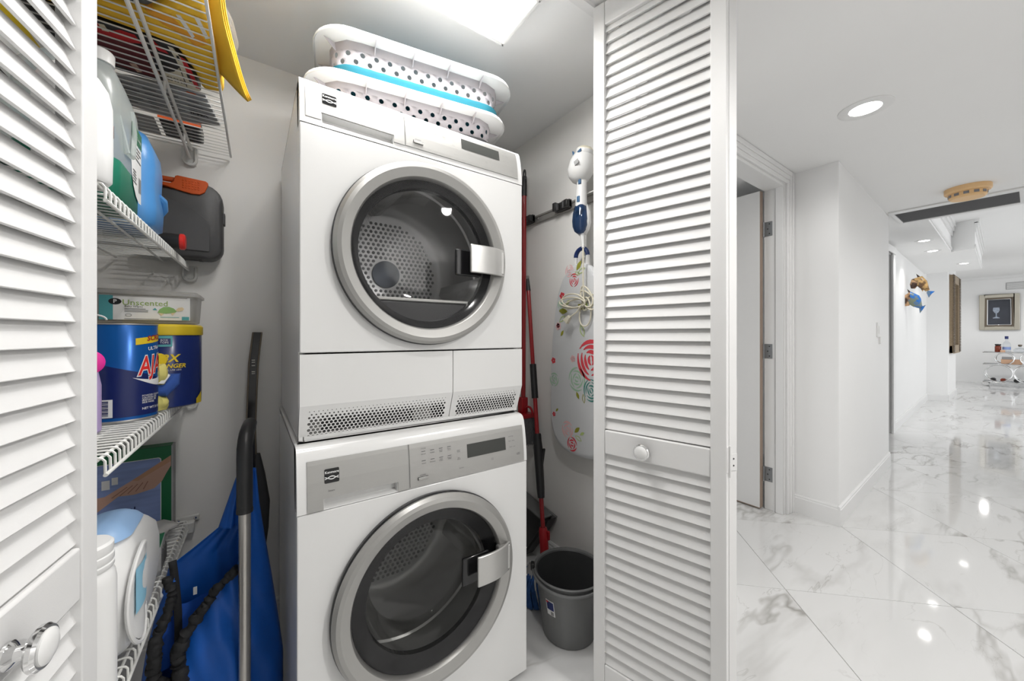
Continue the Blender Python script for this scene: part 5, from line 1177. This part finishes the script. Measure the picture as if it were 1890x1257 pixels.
# bail handle resting on the front of the rim
cv = V((bc[0], bc[1], bc[2] + 0.236)); toc = V((-0.66, -0.75, 0)).normalized(); sid = V((0.75, -0.66, 0)).normalized()
pts_ = []
for k in range(25):
    a = math.radians(-86 + 172 * k / 24); pts_.append(cv + (toc * math.cos(a) - sid * math.sin(a)) * 0.1435 + V((0, 0, 0.004 - 0.016 * math.cos(a))))
ba = build('bail_handle', MB().tube(pts_, 0.0055, 8), GREYB, t)
for q in (0, -1): build('ear', MB().obox(pts_[q] + V((0, 0, 0.008)), toc * 0.012, sid * 0.008, (0, 0, 0.014)), GREYB if q == 0 else BLACK, t, bevel=0.004)
al = math.atan2(-bc[1], -bc[0]) - 0.62
fbk = lambda x, y, d=0.001: V((bc[0] + (0.100 + 0.1355 * y + d) * math.cos(al + x / 0.12), bc[1] + (0.100 + 0.1355 * y + d) * math.sin(al + x / 0.12), bc[2] + y))
build('label', MB().grid(lambda u, v: fbk(-0.018 + 0.036 * u + 0.004 * (1 - v), 0.118 + 0.058 * v), 8, 2), PAPERW, t)
build('label_picture', MB().grid(lambda u, v: fbk(-0.014 + 0.030 * u + 0.002 * (1 - v), 0.140 + 0.032 * v, 0.0018), 8, 2), CANDARK, t)
build('label_mark', MB().grid(lambda u, v: fbk(-0.015 + 0.010 * u, 0.166 + 0.006 * v, 0.0024), 4, 1), MAGRED, t)
m = MB()
for k in range(6): m.grid(lambda u, v: fbk(0.004 + 0.0022 * k + 0.0012 * u, 0.121 + 0.014 * v, 0.002), 1, 1)
build('small_print', m, PRINT, t)

# ---------------------------------------------------------------- ironing board and steamer
t = thing('ironing_board', 'ironing board with rose printed cover hung on the closet side wall', 'ironing board', (1.195, 1.165, -0.54))
half = [(0.318, 0.0), (0.316, 0.03), (0.300, 0.065), (0.262, 0.098), (0.20, 0.128), (0.10, 0.152), (-0.02, 0.170), (-0.14, 0.178), (-0.34, 0.182), (-0.43, 0.176), (-0.485, 0.155), (-0.515, 0.12), (-0.532, 0.07), (-0.537, 0.0)]
yc_ = 1.163
outl = [(yc_ + h, z) for z, h in half] + [(yc_ - h, z) for z, h in half[::-1][1:-1]]
def osec(x, s): 
    czz = -0.11
    return [(x, yc_ + (y - yc_) * s, czz + (z - czz) * s) for y, z in outl]
build('cover', MB().loft([osec(1.206, 0.985), osec(1.204, 1.0), osec(1.186, 1.0), osec(1.181, 0.985), osec(1.180, 0.95)]), FABRIC, t, sharp=50)
build('underside', MB().loft([osec(1.2065, 0.97), osec(1.214, 0.96)]), GREYM, t)
build('leg_frame', MB().tube([(1.222, 1.06, 0.18), (1.222, 1.06, -0.48), (1.222, 1.27, -0.48), (1.222, 1.27, 0.18)], 0.009, 10), WPLASTIC, t)
ub = [(1.205, yc_ + 0.036 * math.cos(a), 0.352 + 0.036 * math.sin(a)) for a in [PI * k / 12 for k in range(13)]]
build('hanging_loop', MB().tube([(1.205, yc_ + 0.036, 0.305)] + ub + [(1.205, yc_ - 0.036, 0.305)], 0.0085, 10), WPLASTIC, t)
build('loop_sleeve', MB().tube(ub, 0.0097, 12), M('navy_sleeve', srgb(20, 45, 100), 0.4), t)
fi = lambda y, z, d=0.0008: V((1.180 - d, y, z))
def arcs(c, r, mat, n_rings=3, gap=0.3, w=0.16, seed=0, nm='printed_rose'):
    rnd = random.Random(seed); m = MB()
    for k in range(n_rings):
        rr_ = r * (1 - k / n_rings) ; nseg = 2 if k < n_rings - 1 else 1
        st = rnd.uniform(0, 6)
        for sg in range(nseg + 1):
            a0 = st + sg * 2 * PI / (nseg + 1); a1 = a0 + 2 * PI / (nseg + 1) - gap; ww = w * r
            P_ = []
            for i in range(9):
                u = i / 8; a = a0 + (a1 - a0) * u; t_ = ww * (0.25 + 0.75 * math.sin(PI * u)); P_.append((a, t_))
            for (aa, ta), (ab, tb) in zip(P_, P_[1:]):
                q = []
                for a, dr in ((aa, 0), (ab, 0), (ab, tb), (aa, ta)): q.append(fi(c[0] + (rr_ - dr) * math.cos(a), c[1] + (rr_ - dr) * math.sin(a) * 1.08))
                m.add(q, [(0, 1, 2, 3)])
    return build(nm, m, mat, t)
def leafp(c, L_, ang, mat, fill=True):
    m = MB(); P_ = []
    for i in range(9):
        u = i / 8; P_.append((L_ * (u - 0.5), L_ * 0.22 * math.sin(PI * u)))
    ring = P_ + [(x, -y) for x, y in P_[::-1][1:-1]]
    R2 = lambda x, y: fi(c[0] + x * math.cos(ang) - y * math.sin(ang), c[1] + x * math.sin(ang) + y * math.cos(ang), 0.0011)
    if fill: poly(m, R2, ring)
    else:
        n = len(ring)
        for i in range(n):
            a, b = ring[i], ring[(i + 1) % n]; m.add([R2(*a), R2(*b), R2(b[0] * 0.8, b[1] * 0.6), R2(a[0] * 0.8, a[1] * 0.6)], [(0, 1, 2, 3)])
    return build('printed_leaf', m, mat, t, flat=True)
def flower(c, r, mat, n=5):
    m = MB()
    for k in range(n):
        a = 2 * PI * k / n; cx_, cz_ = c[0] + r * 0.55 * math.cos(a), c[1] + r * 0.55 * math.sin(a)
        poly(m, lambda x, y: fi(x, y, 0.001), [(cx_ + r * 0.42 * math.cos(b * PI / 4), cz_ + r * 0.42 * math.sin(b * PI / 4)) for b in range(8)])
    return build('printed_flower', m, mat, t, flat=True)
arcs((1.185, 0.247), 0.028, ROSE, 3, 0.35, 0.2, 1); arcs((1.214, 0.292), 0.026, PINKR, 3, 0.3, 0.24, 2)
leafp((1.155, 0.308), 0.05, 2.2, OLIVE); leafp((1.14, 0.283), 0.05, 2.7, LIME, False); leafp((1.165, 0.275), 0.035, 0.5, LIME, False)
flower((1.262, 0.184), 0.018, ROSE); arcs((1.27, 0.142), 0.022, SAGE, 2, 0.3, 0.3, 4); leafp((1.255, 0.112), 0.058, 0.1, OLIVE); leafp((1.225, 0.15), 0.035, 2.4, LIME)
leafp((1.262, 0.076), 0.05, 2.5, LIME, False); flower((1.288, 0.043), 0.020, PINKR); flower((1.289, 0.046), 0.012, ROSE); leafp((1.262, 0.010), 0.034, 2.2, OLIVE)
leafp((1.14, 0.125), 0.05, 0.5, OLIVE); leafp((1.12, 0.14), 0.05, 0.7, LIME)
arcs((1.083, -0.106), 0.082, ROSE, 4, 0.25, 0.2, 6); arcs((1.168, -0.195), 0.050, SAGE, 4, 0.3, 0.16, 7); arcs((1.082, -0.235), 0.045, TEALR, 4, 0.2, 0.16, 8)
leafp((1.162, -0.266), 0.036, 1.1, OLIVE); leafp((1.126, -0.275), 0.042, 1.4, OLIVE, False); flower((1.192, -0.105), 0.017, PINKR)
arcs((1.227, -0.43), 0.036, PINKR, 3, 0.25, 0.25, 9); arcs((1.197, -0.49), 0.030, ROSE, 3, 0.3, 0.24, 10); leafp((1.166, -0.42), 0.042, 2.4, OLIVE); leafp((1.158, -0.455), 0.044, 0.35, LIME, False); leafp((1.135, -0.43), 0.03, 2.6, LIME)
arcs((1.317, -0.21), 0.030, SAGE, 3, 0.3, 0.22, 12); flower((1.322, -0.12), 0.016, ROSE); flower((1.318, -0.375), 0.012, ROSE); leafp((1.297, -0.352), 0.024, 2.4, OLIVE)
leafp((1.135, 0.02), 0.06, 1.2, LIME, False)
# handheld steamer hanging on a wire holder
t = thing('garment_steamer', 'white handheld garment steamer with blue water tank hanging above the board', 'steamer', (1.15, 1.11, 0.42))
hx, hy = 1.150, 1.098
bd = lambda c, r, n=24, m_=14: blob(c, r, n, m_, 0.0)
axh = V((0.05, -0.30, 0.95)).normalized()
build('head', MB().lathe([(0.0, -0.075), (0.022, -0.072), (0.043, -0.055), (0.055, -0.025), (0.053, 0.01), (0.045, 0.035), (0.038, 0.047), (0.040, 0.052), (0.038, 0.062), (0.024, 0.074), (0.0, 0.078)], (hx, hy + 0.012, 0.722), axh, 32), WPLASTIC, t)
build('steam_plate', MB().lathe([(0.0385, 0.053), (0.037, 0.064), (0.024, 0.0755), (0.0, 0.080)], (hx, hy + 0.012, 0.722), axh, 32), CORD, t)
build('handle', MB().tube([(hx, hy + 0.008, 0.672), (hx, hy + 0.012, 0.63), (hx, hy + 0.014, 0.58), (hx, hy + 0.016, 0.53)], [0.021, 0.0215, 0.024, 0.026], 18), WPLASTIC, t)
BLU = M('steamer_blue_grip', srgb(70, 105, 140), 0.4)
build('button', MB().obox((hx - 0.020, hy + 0.004, 0.655), (0.004, 0, 0), (0, 0.007, 0), (0, 0, 0.018)), BLU, t, bevel=0.003)
build('button', MB().obox((hx - 0.021, hy + 0.010, 0.575), (0.004, 0, 0), (0, 0.008, 0), (0, 0, 0.014)), BLU, t, bevel=0.003)
m = MB().obox((hx - 0.030, hy + 0.030, 0.772), (0.003, 0, 0), (0, 0.005, 0.003), (0, 0.003, 0.012)).obox((hx - 0.036, hy - 0.010, 0.766), (0.003, 0, 0), (0, 0.010, -0.003), (0, 0.0, 0.006))
build('blue_inset', m, BLU, t, bevel=0.002)
build('rating_plate', MB().obox((hx - 0.054, hy - 0.010, 0.716), (0.001, 0, 0), (0, 0.011, -0.003), (0, 0.003, 0.009)), GREYP, t)
build('water_tank', MB().loft([rrect(hx - 0.003, hy + 0.016, z, a, b, min(a, b) * 0.9, 6) for z, a, b in ((0.563, 0.016, 0.018), (0.545, 0.023, 0.027), (0.52, 0.027, 0.033), (0.49, 0.029, 0.036), (0.465, 0.027, 0.034), (0.445, 0.021, 0.026), (0.435, 0.010, 0.014))]), TANKB, t, sharp=70)
build('tank_shell', MB().loft([rrect(hx + 0.012, hy + 0.017, z, a, b, min(a, b) * 0.9, 6) for z, a, b in ((0.56, 0.014, 0.022), (0.52, 0.018, 0.037), (0.48, 0.018, 0.040), (0.45, 0.015, 0.033), (0.43, 0.009, 0.018))]), WPLASTIC, t, sharp=70)
build('cord_guard', MB().tube([(hx + 0.005, hy + 0.012, 0.434), (hx + 0.004, hy + 0.010, 0.41), (hx + 0.003, hy + 0.006, 0.372)], [0.010, 0.008, 0.006], 12), WPLASTIC, t)
cdp = [(hx + 0.003, hy + 0.006, 0.372), (hx + 0.002, hy + 0.006, 0.28), (hx + 0.004, hy + 0.006, 0.20), (hx + 0.006, hy + 0.006, 0.15)]
m = MB().tube(cdp, 0.0036, 8)
def loop(cy, cz, ry, rz, tilt, x):
    return [(x + 0.004 * math.sin(a * 2), cy + ry * math.cos(a) * math.cos(tilt) - rz * math.sin(a) * math.sin(tilt), cz + ry * math.cos(a) * math.sin(tilt) + rz * math.sin(a) * math.cos(tilt)) for a in [2 * PI * k / 28 for k in range(28)]]
for k, (cy, cz, ry, rz, tl) in enumerate(((1.172, 0.145, 0.078, 0.022, 0.10), (1.165, 0.152, 0.072, 0.030, 0.18), (1.168, 0.138, 0.066, 0.018, -0.1), (1.095, 0.165, 0.028, 0.050, -0.5), (1.09, 0.150, 0.026, 0.055, -0.8), (1.105, 0.10, 0.032, 0.062, 0.1), (1.08, 0.14, 0.05, 0.02, -0.6))):
    m.tube(loop(cy, cz, ry, rz, tl, hx + 0.002 + 0.003 * k), 0.0034, 7, closed=True)
m.tube([(hx, 1.11, 0.13), (hx, 1.14, 0.10), (hx - 0.002, 1.17, 0.085), (hx - 0.003, 1.19, 0.07)], 0.0034, 8)
build('cord', m, CORD, t, sharp=70)
build('plug', MB().loft([[(hx - 0.010, 1.188 + a, 0.078 + b), (hx + 0.006, 1.188 + a, 0.078 + b), (hx + 0.006, 1.188 + c_, 0.078 + d), (hx - 0.010, 1.188 + c_, 0.078 + d)] for a, b, c_, d in ((-0.012, -0.002, -0.004, 0.012), (0.006, -0.028, 0.030, -0.008))]), CORD, t, bevel=0.002)
t = thing('wire_holder', 'white wire holder on the side wall carrying the steamer', 'holder', (1.22, 1.10, 0.55))
xw = 1.226
build('frame', MB().tube([(xw, 1.185, 0.665), (xw - 0.028, 1.186, 0.632), (xw - 0.045, 1.176, 0.618), (xw - 0.046, 1.12, 0.61), (xw - 0.046, 1.07, 0.61), (xw - 0.02, 1.045, 0.65), (xw, 1.04, 0.68)], 0.0028, 8).tube([(xw - 0.052, 1.160, 0.672), (xw - 0.052, 1.160, 0.545), (xw - 0.02, 1.16, 0.52), (xw, 1.165, 0.47), (xw, 1.165, 0.35)], 0.0028, 8).tube([(xw - 0.03, 1.045, 0.70), (xw - 0.03, 1.075, 0.705), (xw - 0.03, 1.08, 0.69), (xw - 0.03, 1.078, 0.56), (xw - 0.03, 1.06, 0.545), (xw - 0.03, 1.03, 0.55)], 0.003, 8), WIRE, t)

# ---------------------------------------------------------------- hall fixtures
def downlight(x, y, r, label):
    t = thing('downlight', label, 'ceiling light', (x, y, CE), 'recessed downlights')
    build('trim_ring', MB().lathe([(r, 0), (r, 0.003), (r * 0.9, 0.006), (r * 0.60, 0.004), (r * 0.54, -0.001)], (x, y, CE), (0, 0, -1), 36), TRIM, t)
    build('lens', MB().lathe([(r * 0.58, 0.0035), (r * 0.4, 0.0045), (0, 0.005)], (x, y, CE), (0, 0, -1), 32), LAMP, t)
downlight(2.362, 0.455, 0.098, 'lit round downlight in the near hall ceiling')
downlight(6.2, 0.705, 0.075, 'lit round downlight nearest the vent in the far soffit')
downlight(7.04, 0.728, 0.075, 'lit round downlight second from the vent in the far soffit')
downlight(8.64, 0.586, 0.075, 'lit round downlight at the far end of the soffit')
t = thing('smoke_detector', 'tan round smoke detector on the hall ceiling beside the vent', 'detector', (4.228, 0.27, CE))
build('base', MB().lathe([(0.112, 0), (0.112, 0.030), (0.106, 0.038), (0.092, 0.040)], (4.228, 0.27, CE), (0, 0, -1), 40), TAN, t)
build('chamber', MB().lathe([(0.092, 0.036), (0.090, 0.070), (0.080, 0.080), (0.0, 0.082)], (4.228, 0.27, CE), (0, 0, -1), 40), TAN, t)
m = MB()
for k in range(12):
    a = 2 * PI * k / 12; u = V((math.cos(a), math.sin(a), 0)); w = V((-u.y, u.x, 0))
    m.obox(V((4.228, 0.27, CE - 0.054)) + u * 0.0915, u * 0.001, w * 0.013, (0, 0, 0.009))
build('slots', m, M('slot_grey', (0.2, 0.2, 0.22), 0.5), t)['kind'] = 'stuff'
t = thing('ceiling_vent', 'long dark grey air vent grille across the hall ceiling', 'vent', (4.8, 0.38, CE))
x0, x1, y0, y1 = 4.53, 5.07, 0.03, 0.725; gx0, gx1, gy0, gy1 = 4.61, 5.012, 0.055, 0.70
build('frame', MB().box(x0, gx0, y0, y1, CE - 0.012, CE).box(gx1, x1, y0, y1, CE - 0.012, CE).box(gx0, gx1, y0, gy0, CE - 0.012, CE).box(gx0, gx1, gy1, y1, CE - 0.012, CE), TRIM, t, bevel=0.003)
build('backing', MB().box(gx0, gx1, gy0, gy1, CE - 0.003, CE - 0.001), BLACK, t)
sl = None
for k in range(22):
    x = gx0 + (gx1 - gx0) * (k + 0.5) / 22
    if sl is None: sl = build('slat', MB().obox((x, (gy0 + gy1) / 2, CE - 0.008), (0.0082, 0, 0.002), (0, (gy1 - gy0) / 2, 0), (-0.0004, 0, 0.0008)), VENTG, t); sx_ = x
    else: inst(sl, t, (x - sx_, 0, 0))
t = thing('light_switch', 'small white wall control on the hall wall', 'switch', (4.2, 0.728, 0.0))
build('plate', MB().obox((4.15, 0.722, 0.045), (0.036, 0.0012, 0), (0, 0.005, 0), (0, 0, 0.058)), TRIM, t, bevel=0.002)
build('rocker', MB().obox((4.15, 0.7155, 0.045), (0.014, 0.0005, 0), (0, 0.003, 0), (0, 0, 0.03)), WPLASTIC, t, bevel=0.001)
build('lower_plate', MB().obox((4.23, 0.724, -0.04), (0.03, 0.0012, 0), (0, 0.008, 0), (0, 0, 0.03)), WPLASTIC, t, bevel=0.002)

# ---------------------------------------------------------------- far wall: fish, mirror, picture, bar cart
def fish(label, path, mats, r, tail):
    t = thing('fish_sculpture', label, 'wall sculpture', path[len(path) // 2], 'painted fish sculptures on the far wall')
    n = len(path); T_ = [V(p) for p in path]
    secs = []
    for i, p in enumerate(T_):
        d = (T_[min(i + 1, n - 1)] - T_[max(i - 1, 0)]).normalized(); q = d.cross(V((1, 0, 0.0))).normalized(); w = V((1, 0, 0))
        rr_ = r[i]; secs.append([p + (q * rr_ * math.cos(a) + w * rr_ * 0.45 * math.sin(a)) for a in [2 * PI * k / 14 for k in range(14)]])
    k = n // 3
    build('head', MB().loft(secs[:k + 1]), mats[0], t, sharp=70)
    build('body', MB().loft(secs[k:]), mats[1], t, sharp=70)
    build('tail_fin', MB().prism([V(p) for p in tail], (0.02, 0, 0)), FISHB, t, bevel=0.004)
    p = T_[n // 2]; build('dorsal_fin', MB().prism([p + V((0, 0.03, 0.05)), p + V((0, -0.03, 0.04)), p + V((0, 0.05, 0.13))], (0.012, 0, 0)), mats[0], t)
    build('pelvic_fin', MB().prism([p + V((0, 0.02, -0.05)), p + V((0, -0.03, -0.05)), p + V((0, -0.01, -0.12))], (0.012, 0, 0)), mats[1], t)
X = 7.3
fish('lower blue fish sculpture with tan head on the far wall', [(X, 0.985, 0.40), (X, 0.990, 0.45), (X, 0.98, 0.50), (X, 0.955, 0.53), (X, 0.935, 0.50), (X, 0.915, 0.46), (X, 0.895, 0.42), (X, 0.872, 0.39), (X, 0.858, 0.375)], (FISHK, FISHB), (0.02, 0.045, 0.06, 0.065, 0.07, 0.065, 0.05, 0.03, 0.02), [(X, 0.862, 0.38), (X, 0.815, 0.405), (X, 0.835, 0.36), (X, 0.868, 0.295), (X, 0.875, 0.36)])
fish('upper fish sculpture with brown body and blue tail on the far wall', [(X + 0.1, 0.945, 0.64), (X + 0.1, 0.935, 0.69), (X + 0.1, 0.915, 0.735), (X + 0.1, 0.885, 0.75), (X + 0.1, 0.865, 0.71), (X + 0.1, 0.845, 0.665), (X + 0.1, 0.825, 0.63), (X + 0.1, 0.808, 0.60)], (FISHK, FISHT), (0.02, 0.04, 0.055, 0.06, 0.055, 0.045, 0.03, 0.02), [(X + 0.1, 0.81, 0.60), (X + 0.1, 0.745, 0.585), (X + 0.1, 0.775, 0.555), (X + 0.1, 0.80, 0.505), (X + 0.1, 0.82, 0.575)])
t = thing('wall_mirror', 'tall ornate gold framed mirror seen edge on at the hall end', 'mirror', (10.95, 0.85, 0.4))
x0, x1, z0, z1 = 10.27, 11.32, -0.32, 1.10; yf = 0.866
build('outer_frame', MB().box(x0, x0 + 0.14, yf - 0.05, yf, z0, z1).box(x1 - 0.14, x1, yf - 0.05, yf, z0, z1).box(x0, x1, yf - 0.05, yf, z1 - 0.14, z1).box(x0, x1, yf - 0.05, yf, z0, z0 + 0.14), GOLD, t, bevel=0.01)
build('glass', MB().box(x0 + 0.13, x1 - 0.13, yf - 0.02, yf - 0.012, z0 + 0.13, z1 - 0.13), CHROME, t)
m = MB()
for k in range(46):
    z = z0 + 0.02 + (z1 - z0 - 0.04) * k / 45
    for x in (x0 + 0.02, x0 + 0.10, x1 - 0.10, x1 - 0.02): m.lathe([(0.016, 0), (0.012, 0.012), (0, 0.018)], (x, yf - 0.05, z), (0, -1, 0), 6)
build('beading', m, FRAMED, t)['kind'] = 'stuff'
t = thing('framed_picture', 'square picture of a glass in a champagne frame on the end wall', 'picture', (14.69, 0.46, 0.57))
XW = 14.7
def frame(y0, y1, z0, z1, w, d, mat, nm):
    m = MB()
    for a, b, c_, e_ in ((y0, y0 + w, z0, z1), (y1 - w, y1, z0, z1), (y0 + w, y1 - w, z0, z0 + w), (y0 + w, y1 - w, z1 - w, z1)): m.box(XW - d, XW, a, b, c_, e_)
    return build(nm, m, mat, t, bevel=0.008)
frame(0.165, 0.755, 0.13, 0.985, 0.08, 0.06, FRAMES, 'outer_frame'); frame(0.235, 0.685, 0.205, 0.91, 0.05, 0.04, FRAMED, 'inner_frame'); frame(0.28, 0.64, 0.25, 0.865, 0.012, 0.045, CHROME, 'fillet')
build('canvas', MB().box(XW - 0.03, XW - 0.02, 0.285, 0.635, 0.255, 0.86), PAINTING, t)
fc = lambda y, z: V((XW - 0.032, 0.50 - y, 0.55 + z))
m = MB(); poly(m, fc, [(-0.045, 0.12), (0.045, 0.12), (0.05, 0.05), (0.03, 0.0), (0.008, -0.02), (0.008, -0.10), (0.05, -0.125), (0.05, -0.14), (-0.05, -0.14), (-0.05, -0.125), (-0.008, -0.10), (-0.008, -0.02), (-0.03, 0.0), (-0.05, 0.05)])
build('painted_glass', m, M('pale_paint_stroke', srgb(150, 160, 175), 0.6, nscale=30, namt=0.5), t)
t = thing('wall_vent', 'pale grey air grille high on the end wall', 'vent', (14.69, 0.2, 1.17))
build('frame', MB().box(XW - 0.012, XW, -0.10, 0.36, 1.09, 1.255), GREYP, t, bevel=0.003)
m = MB()
for k in range(7): m.box(XW - 0.016, XW - 0.011, -0.09, 0.35, 1.10 + 0.021 * k, 1.112 + 0.021 * k)
build('louvers', m, TRIM, t)['kind'] = 'stuff'
t = thing('bar_cart', 'chrome and glass bar cart with ring supports at the far wall', 'cart', (14.05, 0.25, FL))
CX = 14.05
for z in (-0.385, -0.655, -1.06):
    build('tray', MB().box(CX - 0.2, CX + 0.2, -0.32, 0.66, z - 0.012, z), WGLASS, t)
    build('tray_edge', MB().tube([(CX - 0.2, -0.32, z - 0.006), (CX + 0.2, -0.32, z - 0.006), (CX + 0.2, 0.66, z - 0.006), (CX - 0.2, 0.66, z - 0.006)], 0.012, 8, closed=True), CHROME, t)
for xx in (CX - 0.19, CX + 0.19):
    for cy, cz, r in ((0.44, -0.863, 0.192), (0.045, -0.863, 0.192), (0.36, -0.525, 0.130), (0.02, -0.525, 0.130)):
        build('ring', MB().tube([(xx, cy + r * math.cos(a), cz + r * math.sin(a)) for a in [2 * PI * k / 32 for k in range(32)]], 0.011, 8, closed=True), CHROME, t)
for y in (-0.28, 0.62):
    for x in (CX - 0.17, CX + 0.17): build('caster', MB().lathe([(0.0, -0.015), (0.045, -0.015), (0.05, 0), (0.045, 0.015), (0, 0.015)], (x, y, FL + 0.052), (1, 0, 0), 14), CHROME, t)
zt_ = -0.384
t = thing('liquor_bottle', 'small amber bottle with black cap, first on the bar cart top', 'bottle', (CX - 0.1, 0.452, zt_))
build('body', MB().lathe([(0, 0), (0.045, 0), (0.047, 0.005), (0.047, 0.13), (0.03, 0.15)], (CX - 0.1, 0.452, zt_), (0, 0, 1), 18), AMBER, t)
build('cap', MB().lathe([(0.035, 0.145), (0.045, 0.155), (0.045, 0.185), (0, 0.187)], (CX - 0.1, 0.452, zt_), (0, 0, 1), 18), BLACK, t)
t = thing('vodka_bottle', 'tall clear bottle with dark blue cap on the bar cart', 'bottle', (CX - 0.05, 0.335, zt_))
build('body', MB().lathe([(0, 0), (0.055, 0), (0.06, 0.01), (0.06, 0.18), (0.045, 0.22), (0.022, 0.25), (0.022, 0.31)], (CX - 0.05, 0.335, zt_), (0, 0, 1), 18), WGLASS, t)
build('cap', MB().lathe([(0.027, 0.30), (0.027, 0.365), (0, 0.367)], (CX - 0.05, 0.335, zt_), (0, 0, 1), 14), CANDARK, t)
build('label', MB().lathe([(0.0608, 0.06), (0.0608, 0.12)], (CX - 0.05, 0.335, zt_), (0, 0, 1), 18), SKYPIC, t)
t = thing('decanter', 'round clear glass decanter with dark stopper on the bar cart', 'decanter', (CX - 0.05, 0.155, zt_))
build('body', MB().lathe([(0, 0), (0.07, 0), (0.095, 0.03), (0.095, 0.06), (0.06, 0.095), (0.02, 0.11), (0.02, 0.14)], (CX - 0.05, 0.155, zt_), (0, 0, 1), 20), WGLASS, t)
build('stopper', MB().lathe([(0.015, 0.13), (0.03, 0.15), (0.028, 0.175), (0, 0.18)], (CX - 0.05, 0.155, zt_), (0, 0, 1), 14), FRAMED, t)
tag(build('snack_tin', MB().box(CX - 0.197, CX - 0.152, 0.35, 0.42, zt_, zt_ + 0.05), KRAFT, bevel=0.006), 'low tan tin between the amber and clear bottles', 'tin')
tag(build('gift_box', MB().box(CX - 0.15, CX + 0.05, 0.13, 0.41, -0.654, -0.545), KRAFT, bevel=0.004), 'tan wooden box on the bar cart middle tray', 'box')
tag(build('dark_box', MB().box(CX - 0.12, CX + 0.03, 0.26, 0.40, -0.544, -0.49), GREYP, bevel=0.004), 'grey box stacked on the tan wooden box', 'box')
for k, (y, mt, lb_) in enumerate(((0.52, BLACK, 'dark bottle lying at the left end of the cart bottom tray'), (0.38, AMBER, 'reddish bottle lying second on the cart bottom tray'), (0.20, BLACK, 'dark bottle lying third on the cart bottom tray'), (0.06, BLACK, 'dark bottle lying fourth on the cart bottom tray'))):
    tag(build('wine_bottle', MB().lathe([(0, -0.16), (0.04, -0.158), (0.042, 0.02), (0.035, 0.05), (0.015, 0.08), (0.015, 0.15), (0, 0.15)], (CX, y, -1.016), (1, 0, 0), 14), mt), lb_, 'bottle', 'bottles on the cart bottom tray')
